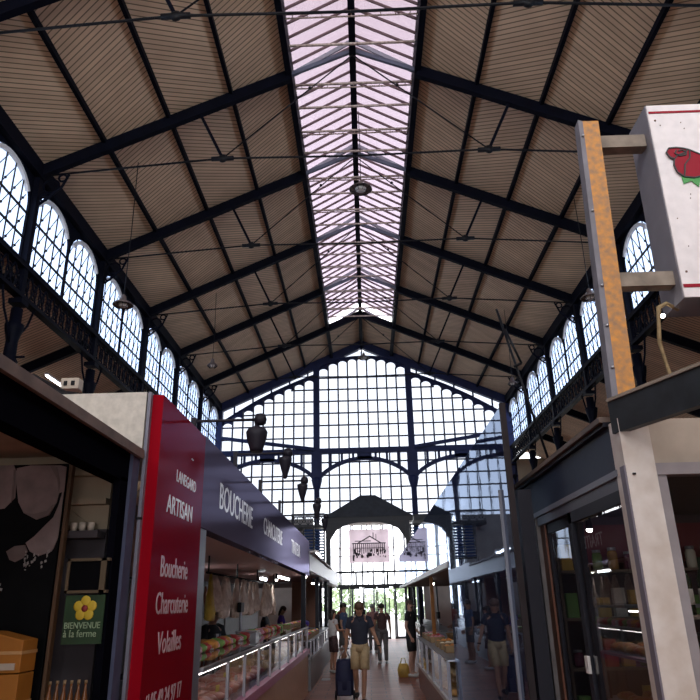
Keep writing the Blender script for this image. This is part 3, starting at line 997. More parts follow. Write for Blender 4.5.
# ---------------------------------------------------------------- butcher's stall on the left
XB = -1.30
RED = lacquer('glossy red panel', (.30, .004, .012), (.20, .17, .26), 1.45, .15)
FASC = lacquer('grey lacquered fascia', (.12, .10, .15), (.17, .16, .24), 1.5, .12)
LET = mat('white letters', (.95, .94, .97), .14, spec=1.0, ior=1.8)
LETP = mat('pink letters', (.66, .44, .46), .25, spec=.6)
bs = thing('butcher_stall', 'butcher stall with a red panel and a long grey lettered fascia', 'stall', (XB, 5.3, 0))
m = MB().box(-2.3, XL+.02, 4.12, 5.3, 2.66, 3.03)
m.build('white_end_fascia', mat('speckled white board', (.66, .62, .55), .7, vary=.25, scale=25), bs)
MB().box(XL+.03, -1.37, 4.12, 5.3, 0, 3.03).build('grey_pilaster', mat('grey pilaster', (.19, .19, .24), .4, vary=.15), bs)
MB().box(XL+.02, -1.365, 4.115, 4.13, 2.22, 2.235).build('pilaster_seam', BLACKM, bs)
rp_ = MB().box(-1.37, XB, 4.16, 5.36, 0, 3.02).build('red_panel', RED, bs)
text('lettering', 'LANEGARD', LET, rp_, (XB, 4.58, 2.53), .115, '+x', .92)
text('lettering', 'ARTISAN', LET, rp_, (XB, 4.40, 2.30), .17, '+x', .98)
text('lettering', 'Boucherie', LETP, rp_, (XB, 4.36, 1.90), .185, '+x', .88)
text('lettering', 'Charcuterie', LETP, rp_, (XB, 4.32, 1.68), .185, '+x', .86)
text('lettering', 'Volailles', LETP, rp_, (XB, 4.42, 1.45), .185, '+x', .90)
text('lettering', 'tél 05 49 24 97 17', LETP, rp_, (XB, 4.22, 1.15), .14, '+x', .80)
text('lettering', '~', LET, rp_, (XB, 4.95, 2.73), .10, '+x', 1)
MB().box(-1.37, XB-.01, 5.36, 5.60, 0, 2.3).build('steel_post', ALU, bs)
fa = MB().box(-1.42, XB, 5.36, 15.6, 2.30, 3.03).build('fascia', FASC, bs)
text('lettering', 'BOUCHERIE', LET, fa, (XB, 5.98, 2.53), .33, '+x', 1.02)
text('lettering', 'CHARCUTERIE', LET, fa, (XB, 8.65, 2.56), .30, '+x', .98)
text('lettering', 'TRAITEUR', LET, fa, (XB, 11.9, 2.55), .32, '+x', 1.05)
MB().box(-5.0, -1.42, 4.3, 15.6, 2.33, 2.38).build('ceiling_panel', mat('dusky red ceiling', (.42, .24, .21), .5), bs)
MB().box(-5.1, -5.0, 4.2, 15.6, 0, 2.4).build('back_wall', mat('dark back wall', (.05, .045, .055), .6, vary=.3), bs)
MB().box(-5.0, -1.6, 4.2, 4.3, 0, 2.36).build('end_wall', MATS['dark back wall'], bs)

# arms with downlights along the fascia top
HEADM = mat('gunmetal lamp body', (.018, .016, .024), .5, spec=.2)
for i, (y, xe, zz) in enumerate(((5.15, -.82, 3.10), (6.9, -.80, 3.20), (8.6, -.78, 3.20), (10.6, -.74, 3.22), (12.6, -.74, 3.22))):
    lab = 'black projector lamp at the end of a thin arm, ' + ('nearest and largest of the row' if i == 0 else ('second', 'third', 'fourth', 'farthest')[i-1] + ' from the red panel')
    t = thing('arm_lamp', lab, 'lamp', (XB, y, 3.03), 'projector lamps on arms over the butcher stall')
    MB().tube([(XB-.05, y, 3.03), (XB-.05, y, zz), (xe, y, zz)], .012, 6).build('arm', HEADM, t)
    MB().box(XB-.07, XB-.03, y-.02, y+.02, 3.03, zz+.025).build('arm_clamp', HEADM, t)
    MB().lathe([(.01, .05), (.04, .04), (.052, 0), (.045, -.035), (.02, -.045)], (xe, y, zz), 14).build('swivel', HEADM, t)
    pr = [(.018, -.035), (.022, -.055), (.070, -.075), (.086, -.105), (.080, -.15), (.056, -.23), (.050, -.26), (.03, -.255)] if i == 0 else [(.03, -.035), (.068, -.05), (.066, -.09), (.045, -.17), (.018, -.26), (.01, -.27)]
    MB().lathe(pr, (xe-.025, y, zz), 16).build('lamp_body', HEADM, t)

# display counter of the butcher
PURP = mat('mauve counter trim', (.55, .20, .32), .35)
BEIG = mat('beige counter front', (.66, .40, .26), .5, vary=.1)
GCASE = glass('display glass', (.93, .95, .97))
POSTM = mat('worn steel post', (.26, .24, .26), .4, .6)
dc = thing('display_counter', 'long glazed meat counter with a mauve rail at the left of the aisle', 'counter', (-1.7, 10, 0))
MB().box(-1.9, XB, 5.62, 15.3, 0, .74).build('base', BEIG, dc)
MB().box(-1.92, XB+.03, 5.62, 15.34, .74, .84).build('trim_rail', PURP, dc)
MB().box(-1.9, -1.36, 5.65, 15.3, .84, .88).build('tray_floor', mat('steel tray', (.45, .45, .47), .35, .6), dc)
MB().box(-1.325, -1.315, 5.65, 15.3, .86, 1.24).build('glass_front', GCASE, dc)
MB().box(-1.75, -1.31, 5.65, 15.3, 1.24, 1.255).build('glass_top', GCASE, dc)
k = 0
for y in (6.75, 7.65, 8.6, 9.6, 10.6, 11.7, 12.9, 14.1, 15.25):
    MB().box(-1.325, -1.30, y-.02, y+.02, .84, 1.26).build('upright', POSTM, dc)
MB().box(-1.33, -1.29, 5.65, 15.3, 1.24, 1.27).build('top_rail', STEEL, dc)
MB().box(-1.95, -1.74, 5.7, 15.2, 1.20, 1.24).build('service_shelf', INNER, dc)

def lump(name, m, lab, cat, grp, s, seed, jit=.12):
    rg = random.Random(seed)
    o = MB().ball((0, 0, s[2]), s, 12, 8, jit, rg).build(name, m, loc=(0, 0, 0))
    return tag(o, lab, cat, grp)
def scatter(proto, spots, rg, sc=(.8, 1.25)):
    for i, q in enumerate(spots):
        o = proto if i == 0 else proto.copy()
        if i: COL.objects.link(o)
        o.location = q; f = rg.uniform(*sc); o.scale = (f, f, f); o.rotation_euler = (0, 0, rg.uniform(0, pi))
MEAT = mat('raw meat', (.42, .07, .05), .35, vary=.7, scale=14, dark=(.55, .32, .24))
CHIC = mat('poultry skin', (.60, .38, .18), .4, vary=.4, scale=9)
PATE = mat('baked crust', (.36, .17, .06), .5, vary=.5, scale=10)
rg = random.Random(3)
scatter(lump('meat_cut', MEAT, 'red cut of raw meat lying in the butcher display case', 'meat', 'cuts of meat in the left display case', (.13, .09, .05), 1), [(-1.48-.16*(k % 3), 5.85+.27*(k//3), .88) for k in range(42)], rg)
scatter(lump('whole_chicken', CHIC, 'pale plucked chicken lying in the butcher display case', 'poultry', 'chickens in the left display case', (.11, .08, .07), 2), [(-1.46-.2*(k % 2), 9.75+.26*(k//2), .88) for k in range(22)], rg)
scatter(lump('pate_loaf', PATE, 'brown crusted terrine in the far half of the butcher display case', 'terrine', 'terrines in the left display case', (.12, .07, .06), 5), [(-1.46-.2*(k % 2), 12.75+.3*(k//2), .88) for k in range(14)], rg)
PK = mat('white wrapping paper', (.62, .60, .62), .6, vary=.2, scale=20)
scatter(lump('wrapped_parcel', PK, 'small pale paper parcel on the butcher service shelf', 'parcel', 'parcels on the butcher service shelf', (.10, .07, .04), 8), [(-1.84, 7.4+.84*k, 1.24) for k in range(9)], rg)
scatter(lump('green_garnish', mat('green garnish', (.10, .22, .05), .6, vary=.6, scale=20), 'small green herb bunch on the butcher service shelf', 'herbs', 'herb bunches on the service shelf', (.07, .06, .05), 9), [(-1.88, 8.6+.9*k, 1.24) for k in range(6)], rg)

for i_, (x_, ya_, yb_, z_, lb_) in enumerate(((-1.40, 5.9, 10.2, 1.20, 'added light tube along the top of the near half of the meat case'), (-1.40, 10.6, 15.0, 1.20, 'added light tube along the top of the far half of the meat case'))):
    tt = thing('case_fill_light', lb_, 'lamp', (x_, (ya_+yb_)/2, z_), 'added light tubes inside the meat case')
    MB().tube([(x_, ya_, z_), (x_, yb_, z_)], .006, 6).build('tube', mat('added case glow', (1, 1, 1), .4, emit=(1, .86, .80), estr=6), tt)  # unseen tube added to brighten the goods in the case

pc = [tag(MB().box(-.002, .002, -.04, .04, 0, .055).build('price_card', mat(n_ + ' card', c_, .6), loc=(0, 0, 0)), f'small {n_} price card standing among the meats in the left case', 'price card', f'{n_} price cards in the meat case') for n_, c_ in (('white', (.8, .78, .72)), ('yellow', (.75, .60, .10)))]
for k in range(30):
    o = pc[k % 2] if k < 2 else pc[k % 2].copy()
    if k >= 2: COL.objects.link(o)
    o.location = (-1.44-.18*(k % 3), 6.0+.31*k, .97); o.rotation_euler = (0, 0, R.uniform(-.3, .3))
SAU = mat('dry sausage', (.30, .10, .06), .5, vary=.5, scale=30)
sa = tag(MB().tube([(0, 0, 0), (.01, 0, -.03), (0, .01, -.16), (.01, .01, -.30), (0, 0, -.34)], [.006, .022, .026, .022, .006], 8).build('dry_sausage', SAU, loc=(0, 0, 0)), 'brown dry sausage hanging at the back of the butcher stall', 'sausage', 'dry sausages at the back of the butcher stall')
for k in range(23):
    o = sa if k == 0 else sa.copy()
    if k: COL.objects.link(o)
    o.location = (-3.1, 8.6+.30*k, 2.08); o.scale = (1, 1, R.uniform(.8, 1.25))
t = thing('hanging_rail', 'rail carrying the dry sausages at the back of the butcher stall', 'rail', (-3.1, 13, 2.1))
MB().tube([(-3.1, 8.4, 2.085), (-3.1, 19.0-.2-3.3, 2.085)], .012, 6).build('rail', BLACKM, t)
for y in (8.5, 12, 15.4): MB().tube([(-3.1, y, 2.085), (-3.1, y, 2.33)], .01, 5).build('hanger', BLACKM, t)

for n_, c_, o_ in (('red', (.55, .05, .05), 0), ('orange', (.75, .32, .06), 1), ('pink', (.75, .32, .42), 2), ('green', (.25, .45, .10), 3)):
    scatter(lump('filled_tray', mat(n_ + ' tray filling', c_, .45, vary=.5, scale=20), f'small heaped tray with {n_} filling on the butcher service shelf', 'tray', f'{n_} trays on the service shelf', (.09, .08, .05), 40+o_, .2), [(-1.84, 7.2+.21*o_+.84*k, 1.24) for k in range(9)], rg)
# row of pale bags hung from a rail over the counter
t = thing('hanging_rail', 'dark rail carrying the pale bags over the butcher counter', 'rail', (-2.05, 9, 2.15))
MB().tube([(-2.05, 8.9, 2.12), (-2.05, 15.4, 2.12)], .015, 6).build('rail', BLACKM, t)
for y in (9, 11, 13, 15.3): MB().tube([(-2.05, y, 2.12), (-2.05, y, 2.33)], .012, 5).build('hanger', BLACKM, t)
BAGM = mat('translucent bag', (.85, .70, .60), .5, vary=.45, scale=14, dark=(.50, .34, .25))
YEL = mat('yellow bag', (.60, .40, .05), .5, vary=.3, scale=14)
def bag(m, lab, cat, grp, w, h, seed):
    rgx = random.Random(seed); n = 14
    q = MB(); q.sm = True
    vs = []
    rows = 6
    for i in range(rows+1):
        t_ = i/rows
        for k in range(n):
            a = 2*pi*k/n
            rx = w*(.25+.75*min(1, t_*1.6))*(1+rgx.uniform(-.14, .14)); ry = .05*(.3+t_)*(1+rgx.uniform(-.4, .4))
            vs.append((ry*cos(a), rx*.5*sin(a), -h*t_*(1+rgx.uniform(-.05, .05)*(t_ > .9))))
    fs = []
    for i in range(rows):
        for k in range(n): fs.append((i*n+k, i*n+(k+1) % n, (i+1)*n+(k+1) % n, (i+1)*n+k))
    fs.append(tuple(range(n))); fs.append(tuple(rows*n+k for k in range(n)))
    q.add(vs, fs)
    return tag(q.build('hanging_bag', m, loc=(0, 0, 0)), lab, cat, grp)
b0 = bag(BAGM, 'pale crumpled bag hanging from the rail over the butcher counter', 'bag', 'pale bags over the butcher counter', .42, .50, 3)
b1 = bag(YEL, 'yellow bag hanging at the near end of the butcher rail', 'bag', None, .26, .55, 4)
for i in range(13):
    o = b0 if i == 0 else b0.copy()
    if i: COL.objects.link(o)
    o.location = (-2.05+rg.uniform(-.05, .05), 9.55+i*.46, 2.11); o.scale = (1, 1, rg.uniform(.8, 1.2)); o.rotation_euler = (0, 0, rg.uniform(-.5, .5))
b1.location = (-2.05, 9.15, 2.11)

def bulb(x, y, z, lab, r=.05, st=6):
    t = thing('spot_lamp', lab, 'lamp', (x, y, z), 'small lit spots under the stall canopies')
    MB().lathe([(r*.5, .12), (r*.9, .04), (r, 0)], (x, y, z), 12).build('socket', BLACKM, t)
    MB().ball((x, y, z), (r*.85, r*.85, r*.85), 12, 8).build('bulb', mat('lit bulb', (1, 1, 1), .4, emit=(1, .93, .85), estr=12), t)
def tubelight(x, y0, y1, z, lab):
    t = thing('tube_light', lab, 'lamp', (x, (y0+y1)/2, z), 'fluorescent tubes over the stalls')
    MB().box(x-.05, x+.05, y0, y1, z+.03, z+.08).build('housing', WHITEP, t)
    MB().tube([(x, y0+.03, z), (x, y1-.03, z)], .022, 8).build('tube', mat('lit tube', (1, 1, 1), .4, emit=(.85, .92, 1), estr=13), t)
tubelight(-2.9, 11.0, 12.2, 2.20, 'bright fluorescent tube above the bags of the butcher stall')
tubelight(-3.6, 6.4, 7.6, 2.24, 'fluorescent tube at the near end of the butcher stall')
tubelight(-2.2, 14.4, 15.2, 2.22, 'short fluorescent tube at the far end of the butcher stall')
bulb(-1.42, 15.9, 2.30, 'larger lit spot at the corner where the grey fascia ends')
bulb(-1.42, 18.2, 2.22, 'lit spot under the white fascia past the butcher stall')
bulb(-1.9, 14.6, 2.20, 'small lit spot just inside the far end of the butcher stall', .035)

# scale and slicer on the service shelf
def scale_(x, y, z, lab):
    t = thing('shop_scale', lab, 'scale', (x, y, z), 'shop scales')
    MB().box(x-.15, x+.15, y-.17, y+.17, z, z+.09).build('body', mat('scale body', (.30, .30, .33), .4), t, bevel=.01)
    MB().box(x-.16, x+.16, y-.18, y+.18, z+.10, z+.115).build('pan', STEEL, t)
    MB().tube([(x-.12, y, z+.08), (x-.12, y, z+.42)], .018, 8).build('mast', STEEL, t)
    MB().box(x-.15, x-.09, y-.13, y+.13, z+.38, z+.52).build('display', BLACKM, t, bevel=.008)
scale_(-1.84, 10.9, 1.24, 'grey scale with a raised display on the butcher shelf')
scale_(-1.84, 6.5, 1.24, 'grey scale at the near end of the butcher shelf')

# ---------------------------------------------------------------- stalls further down the left
OFFW = mat('off white fascia', (.50, .49, .52), .35, vary=.15)
s2 = thing('produce_stall', 'produce stall with a white fascia beyond the butcher stall', 'stall', (XB, 22, 0))
MB().box(-1.5, XB, 15.7, 24.2, 2.42, 2.80).build('fascia', OFFW, s2)
MB().box(-1.55, -1.22, 15.7, 24.2, 2.80, 2.84).build('cornice', WHITEP, s2)
MB().box(-5, -1.5, 15.7, 24.2, 2.42, 2.46).build('ceiling_panel', MATS['dusky red ceiling'], s2)
MB().box(-5, -4.9, 15.7, 24.2, 0, 2.42).build('back_wall', mat('grey back wall', (.13, .12, .13), .6, vary=.3), s2)
MB().box(-2.6, -1.75, 24.0, 24.1, 0, 2.42).build('partition', mat('terracotta partition', (.38, .17, .10), .6, vary=.1), s2)
for y in (15.8, 20, 24.1): MB().box(-1.5, -1.40, y-.05, y+.05, 0, 2.42).build('post', DGREY, s2)
s3 = thing('far_stall', 'last stall on the left with a white fascia nearest the end doors', 'stall', (XB, 28, 0))
MB().box(-1.6, XB-.05, 24.4, 31.5, 2.40, 2.95).build('fascia', OFFW, s3)
MB().box(-5, -1.6, 24.4, 31.5, 2.40, 2.44).build('ceiling_panel', MATS['grey back wall'], s3)
MB().box(-5, -4.9, 24.4, 31.5, 0, 2.4).build('back_wall', MATS['grey back wall'], s3)
for y in (24.5, 28, 31.4): MB().box(-1.7, -1.6, y-.05, y+.05, 0, 2.4).build('post', DGREY, s3)
tubelight(-2.1, 16.4, 18.6, 2.32, 'added tube under the white canopy to brighten the produce crates')  # extra tube added to lift the light on the produce
tubelight(-1.25, 17.0, 18.6, 2.86, 'bright tube on top of the white fascia past the butcher stall')
tubelight(-1.75, 25.0, 26.5, 2.34, 'tube under the canopy of the last stall on the left')

def counter(nm, lab, x0, x1, y0, y1, front, top=.95, trim=None, base=None):
    t = thing(nm, lab, 'counter', ((x0+x1)/2, (y0+y1)/2, 0), 'glazed stall counters')
    fs = front
    MB().box(x0, x1, y0, y1, 0, .60).build('base', base or mat('grey counter', (.22, .21, .22), .4, vary=.2), t)
    MB().box(x0-.02, x1+.02, y0, y1, .60, .65).build('trim_rail', trim or STEEL, t)
    fx = x1 if front > 0 else x0
    MB().box(fx-.012 if front > 0 else fx, fx if front > 0 else fx+.012, y0, y1, .65, top).build('glass_front', GCASE, t)
    MB().box(x0, x1, y0, y1, top, top+.03).build('top', STEEL, t)
    n = max(2, int((y1-y0)/.9))
    for k in range(n+1):
        y = y0+.02+(y1-y0-.04)*k/n
        MB().box(fx-.02, fx+.02, y-.02, y+.02, .6, top).build('upright', POSTM, t)
    MB().box(x0+.02, x0+.06 if front > 0 else x0+.06, y0, y1, .65, top).build('rear_panel', INNER, t) if front > 0 else MB().box(x1-.06, x1-.02, y0, y1, .65, top).build('rear_panel', INNER, t)
    return t
counter('stall_counter', 'grey glazed counter heaped with produce beyond the meat counter', -2.2, -1.27, 15.6, 19.3, 1)
counter('stall_counter', 'glazed counter further along the left beyond the produce counter', -2.2, -1.32, 19.6, 24.0, 1)
counter('stall_counter', 'last glazed counter on the left toward the doors', -2.3, -1.5, 24.6, 31.0, 1)

# crates of produce on the counters (each a crate with its own fruit)
FR = [mat('red fruit', (.50, .03, .03), .4), mat('orange fruit', (.70, .25, .03), .4), mat('green produce', (.16, .34, .05), .5), mat('violet produce', (.14, .04, .20), .4), mat('yellow fruit', (.70, .50, .06), .4), mat('pink produce', (.62, .22, .28), .4), mat('cream produce', (.70, .62, .48), .5)]
FN = ['red', 'orange', 'green', 'violet', 'yellow', 'pink', 'cream']
CR = mat('thin wood crate', (.40, .26, .13), .7, vary=.2)
fruitproto = [tag(MB().ball((0, 0, 0), (.048, .048, .044), 8, 6).build('fruit', FR[i], loc=(0, 0, 0)), f'{FN[i]} fruit in a wooden crate on a market counter', 'fruit', f'{FN[i]} fruit in the crates') for i in range(7)]
used = [False]*7
crate0 = [None]
def crate(x, y, z, ci, lab, n=9):
    if crate0[0] is None:
        t = thing('wooden_crate', lab, 'crate', (0, 0, 0), 'produce crates')
        m = MB().box(-.19, .19, -.14, .14, 0, .012).box(-.19, -.18, -.14, .14, 0, .10).box(.18, .19, -.14, .14, 0, .10)
        m.build('tray', CR, t)
        MB().box(-.19, .19, -.14, -.13, .03, .09).build('slat_side', CR, t)
        MB().box(-.19, .19, .13, .14, .03, .09).build('slat_side', CR, t)
        crate0[0] = t
    else:
        t = copy_tree(crate0[0]); t['label'] = lab
    t.location = (x, y, z); t.rotation_euler = (0, 0, pi/2)
    for k in range(n):
        o = fruitproto[ci] if not used[ci] else fruitproto[ci].copy()
        if used[ci]: COL.objects.link(o)
        used[ci] = True
        o.location = (x+(-.09, 0, .09)[k % 3], y+(-.12, 0, .12)[k//3 % 3], z+.06+.012*((k*7) % 3))
lc = 0
pl = ['nearest the meat counter', 'second from the meat counter', 'third from the meat counter', 'fourth from the meat counter', 'fifth from the meat counter', 'sixth from the meat counter', 'seventh from the meat counter', 'eighth from the meat counter']
for k, ci in enumerate((5, 3, 0, 2, 6, 1, 3, 4)):
    crate(-1.48, 15.8+.44*k, .98, ci, f'crate of {FN[ci]} produce at the left counter edge, {pl[k]}')
tag(MB().box(-2.06, -1.67, 15.62, 19.25, .98, 1.20).build('display_riser', CR), 'low wooden riser under the rear row of crates on the left', 'riser')
for k, ci in enumerate((2, 5, 1, 4, 3, 0, 6, 2)):
    crate(-1.86, 15.8+.44*k, 1.20, ci, f'crate of {FN[ci]} produce, rear row on the left, {pl[k]}')
scatter(lump('purple_cloth_bundle', mat('violet cloth', (.10, .04, .40), .6, vary=.4, scale=12), 'bright violet bundle standing on the left produce counter', 'bundle', None, (.2, .2, .16), 31, .2), [(-1.85, 19.9, .98)], rg, (1, 1))
for k in range(7):
    pass

# ---------------------------------------------------------------- right side: polished panels
XR = 1.10
MIRR = lacquer('polished smoked panel', (.02, .022, .045), (.68, .80, 1.0), 2.2, .02, .06)
rs = thing('glossy_panel_stall', 'stall faced with tall mirror-like glass panels at the right of the aisle', 'stall', (XR, 7, 0))
MB().box(XR, XR+.03, 5.25, 9.6, 0.02, 3.17).build('tall_panel', MIRR, rs)
MB().box(XR, XR+.03, 9.6, 24.5, 2.20, 3.17).build('upper_panel', MIRR, rs)
MB().box(XR-.02, XR+.05, 9.6, 24.5, 2.14, 2.22).build('lower_band', OFFW, rs)
m = MB().box(XR, XR+.045, 5.215, 5.25, 0, 3.20)
m.build('end_post', mat('brown grey end post', (.040, .032, .034), .6, spec=.1, vary=.2), rs)
MB().box(XR-.02, XR+.02, 5.5, 5.53, 0, 2.55).build('edge_strip', ALU, rs)
MB().box(XR+.06, XR+.16, 5.18, 5.28, 0, 2.5).build('rear_post', DGREY, rs)
MB().box(XR+.03, 5, 9.65, 24.5, 2.18, 2.22).build('ceiling_panel', mat('brown canopy lining', (.22, .12, .07), .6), rs)
MB().box(4.9, 5, 9.65, 24.5, 0, 2.2).build('back_wall', MATS['grey back wall'], rs)
MB().box(XR+.2, 4.9, 9.65, 9.72, 0, 2.2).build('end_wall', MATS['dark back wall'], rs)
WOODP = mat('varnished wood pole', (.40, .17, .05), .45, vary=.3)
t = MB().bar((1.30, 14.6, .98), (1.27, 14.3, 2.18), .07, .07, (0, 1, 0)).build('canopy_prop', WOODP)
tag(t, 'orange brown wooden pole propping the right canopy over the counter', 'pole')
rc = thing('bread_counter', 'brown fronted glazed counter with a white rail at the right of the aisle', 'counter', (1.5, 13, 0), 'glazed stall counters')
MB().box(1.03, 1.9, 9.75, 15.9, 0, .42).build('base', mat('brown counter front', (.20, .075, .05), .35, vary=.2), rc)
MB().box(1.01, 1.92, 9.75, 15.9, .42, .48).build('trim_rail', WHITEP, rc)
MB().box(1.03, 1.04, 9.75, 15.9, .48, .96).build('glass_front', GCASE, rc)
MB().box(1.03, 1.9, 9.75, 15.9, .96, .98).build('top', STEEL, rc)
MB().box(1.85, 1.9, 9.75, 15.9, .48, .96).build('rear_panel', INNER, rc)
MB().box(1.1, 1.8, 9.8, 15.8, .70, .71).build('glass_shelf', GCASE, rc)
for y in (9.8, 11, 12.2, 13.4, 14.6, 15.85): MB().box(1.01, 1.05, y-.02, y+.02, .48, .97).build('upright', POSTM, rc)
BREAD = mat('golden pastry', (.58, .30, .09), .5, vary=.5, scale=16)
scatter(lump('bread_loaf', BREAD, 'golden brown loaf behind the glass of the right counter', 'bread', 'loaves in the right counter', (.11, .07, .05), 12), [(1.16+.17*(k % 2), 10.2+.27*(k//2), .49) for k in range(42)], rg)
scatter(lump('pastry', mat('pale pastry', (.68, .45, .20), .5, vary=.4, scale=16), 'small pale pastry on the glass shelf of the right counter', 'pastry', 'pastries on the right glass shelf', (.07, .05, .035), 13), [(1.2+.14*(k % 2), 10.3+.25*(k//2), .715) for k in range(42)], rg)
for k, (ci, y) in enumerate(((1, 11.2), (6, 11.9), (1, 12.6), (5, 13.9), (0, 14.5), (6, 15.1), (5, 15.6))):
    crate(1.28, y, .98, ci, f'crate of {FN[ci]} goods on the right counter, ' + ['nearest of the row', 'second of the row', 'third, before the wooden pole', 'fourth, behind the wooden pole', 'fifth of the row', 'sixth of the row', 'farthest of the row'][k])
BK = mat('wicker', (.34, .19, .08), .7, vary=.5, scale=30)
for k, y in enumerate((13.0, 13.6)):
    t = thing('wicker_basket', f'brown wicker basket stacked on the right counter, {"nearer one" if k == 0 else "farther one"}', 'basket', (1.62, y, .98), 'wicker baskets on the right counter')
    MB().lathe([(.14, 0), (.19, .16), (.20, .17), (.18, .17), (.13, .02)], (1.62, y, .98), 16).build('bowl', BK, t)
    MB().tube([(1.62, y-.18*cos(pi*i/10), 1.14+.2*sin(pi*i/10)) for i in range(11)], .012, 6).build('handle', BK, t)
scale_(1.6, 15.4, .98, 'grey scale on the far end of the right counter')
counter('stall_counter', 'pale glazed counter on the right beyond the bread counter', 1.55, 2.3, 19.4, 24.3, -1)
counter('stall_counter', 'last glazed counter on the right toward the doors', 1.75, 2.5, 24.8, 31, -1)
s4 = thing('far_stall', 'last stall on the right with a pale fascia near the end doors', 'stall', (1.6, 28, 0))
MB().box(1.55, 1.75, 24.8, 31.5, 2.35, 2.85).build('fascia', OFFW, s4)
MB().box(1.75, 5, 24.8, 31.5, 2.35, 2.40).build('ceiling_panel', MATS['grey back wall'], s4)
MB().box(4.9, 5, 24.8, 31.5, 0, 2.35).build('back_wall', MATS['grey back wall'], s4)
for y in (24.9, 28, 31.4): MB().box(1.75, 1.85, y-.05, y+.05, 0, 2.35).build('post', DGREY, s4)
bulb(1.5, 11.2, 2.1, 'lit spot under the right canopy at its near end')
bulb(1.5, 16.5, 2.1, 'lit spot under the right canopy past the wooden pole')
tubelight(2.6, 12, 13.4, 2.1, 'fluorescent tube deep under the right canopy')

# ---------------------------------------------------------------- near right shop
XD = 1.35
NBLUE = mat('blue grey header', (.020, .028, .058), .45, spec=.2, vary=.2)
rw = thing('glazed_shop', 'corner shop with grey sliding glass doors and a white corner post at the near right', 'shop', (XD, 4.5, 0))
MB().box(XD, XD+.12, 3.58, 5.95, 2.35, 2.60).build('header_panel', NBLUE, rw)
MB().box(XD-.015, XD+.10, 3.58, 5.95, 2.315, 2.35).build('header_rail', ALU, rw)
MB().box(XD, XD+.08, 3.58, 5.75, 2.25, 2.315).build('door_head', mat('mid grey frame', (.10, .10, .12), .4, .2), rw)
MB().box(XD-.05, XD+.12, 3.62, 6.4, 2.62, 2.65).build('eaves_board', mat('worn eaves board', (.20, .15, .12), .6, vary=.4), rw)
MB().box(XD-.03, XD+.03, 3.62, 6.4, 2.595, 2.62).build('gutter', DGREY, rw)
MB().box(XD, XD+.10, 5.62, 5.95, 0, 2.35).build('dark_pier', mat('deep blue pier', (.008, .013, .022), .5, spec=.12), rw)
MB().box(XD-.01, XD+.09, 5.46, 5.60, 0, 2.315).build('pale_jamb', mat('worn pale jamb', (.26, .23, .22), .5, vary=.3), rw)
MB().box(XD+.02, XD+.07, 5.34, 5.46, 0, 2.25).build('wood_jamb', mat('reddish wood jamb', (.17, .06, .03), .5), rw)
SHOPG = glass('shop glass', (.86, .88, .90), ior=1.55)
for y0, y1, xo, lab in ((3.56, 4.62, 0, 'near'), (4.52, 5.36, .035, 'far')):
    f = MB()
    f.box(XD+xo, XD+xo+.03, y0, y0+.07, .03, 2.25); f.box(XD+xo, XD+xo+.03, y1-.07, y1, .03, 2.25)
    f.box(XD+xo, XD+xo+.03, y0, y1, 2.18, 2.25); f.box(XD+xo, XD+xo+.03, y0, y1, .03, .15)
    d = f.build('sliding_door', DGREY, rw)
    MB().box(XD+xo+.012, XD+xo+.018, y0+.06, y1-.06, .14, 2.19).build('glass_pane', SHOPG, d)
    hy = y1-.05 if lab == 'near' else y0+.10
    MB().box(XD+xo-.02, XD+xo, hy-.03, hy+.03, 1.28, 1.38).build('door_handle', WHITEP, d, bevel=.004)
PW = mat('chipped white paint', (.82, .77, .72), .5, vary=.10, scale=6, dark=(.60, .52, .45))
pst = MB()
pst.slab([(XD-.01, 3.46, 0), (XD+.145, 3.46, 0), (XD+.145, 3.60, 0), (XD-.01, 3.60, 0)], (0, 0, 2.60))
pst.build('corner_post', PW, rw)
MB().box(XD+.02, XD+.035, 3.45, 3.47, 2.3, 2.31).build('nail', BLACKM, rw)
MB().box(XD-.018, XD-.008, 3.46, 3.52, 0, 2.35).build('grey_bead', mat('grey violet bead', (.20, .18, .22), .5), rw)
# front facing the camera
MB().box(XD+.145, 5.0, 3.50, 3.60, 2.36, 2.60).build('front_panel', mat('cream front panel', (.48, .40, .32), .6, vary=.15), rw)
f = MB().box(XD+.145, 5.0, 3.47, 3.56, 2.30, 2.36).box(XD+.145, XD+.20, 3.48, 3.55, 0, 2.30).box(3.1, 3.2, 3.48, 3.55, 0, 2.3).box(XD+.2, 5.0, 3.48, 3.55, 0, .4)
f.build('front_window_frame', mat('pale grey window frame', (.34, .31, .32), .5, vary=.2), rw)
MB().box(XD+.2, 5.0, 3.51, 3.516, .4, 2.3).build('front_glass', SHOPG, rw)
MB().box(XD+.1, 5.0, 3.6, 5.95, 2.36, 2.42).build('ceiling_panel', INNER, rw)
MB().box(4.9, 5.0, 3.6, 5.95, 0, 2.4).build('back_wall', mat('dark plum wall', (.07, .035, .04), .6), rw)
MB().box(XD+.1, 5.0, 5.9, 5.95, 0, 2.4).build('end_wall', MATS['dark plum wall'], rw)
MB().box(XD+.35, 4.8, 5.78, 5.84, 1.98, 2.28).build('red_sign_band', mat('deep red band', (.16, .012, .02), .4), rw)
# diagonal canopy beam
t = thing('canopy_beam', 'thick dark slate coloured beam jutting forward over the white corner post', 'beam', (XD, 3.5, 2.6))
d = Vector((.224, -.56, 0)).normalized()
p0 = Vector((1.345, 3.52, 2.645)); p1 = p0 + d*1.25
MB().bar(p0-Vector((0, 0, .03)), p1-Vector((0, 0, .03)), .05, .175).build('beam', mat('slate paint', (.030, .036, .042), .5, vary=.5, scale=10), t)
MB().bar(p0+Vector((0, 0, .065)), p1+Vector((0, 0, .065)), .07, .016).build('top_batten', mat('pale batten', (.36, .30, .24), .6, vary=.3), t)

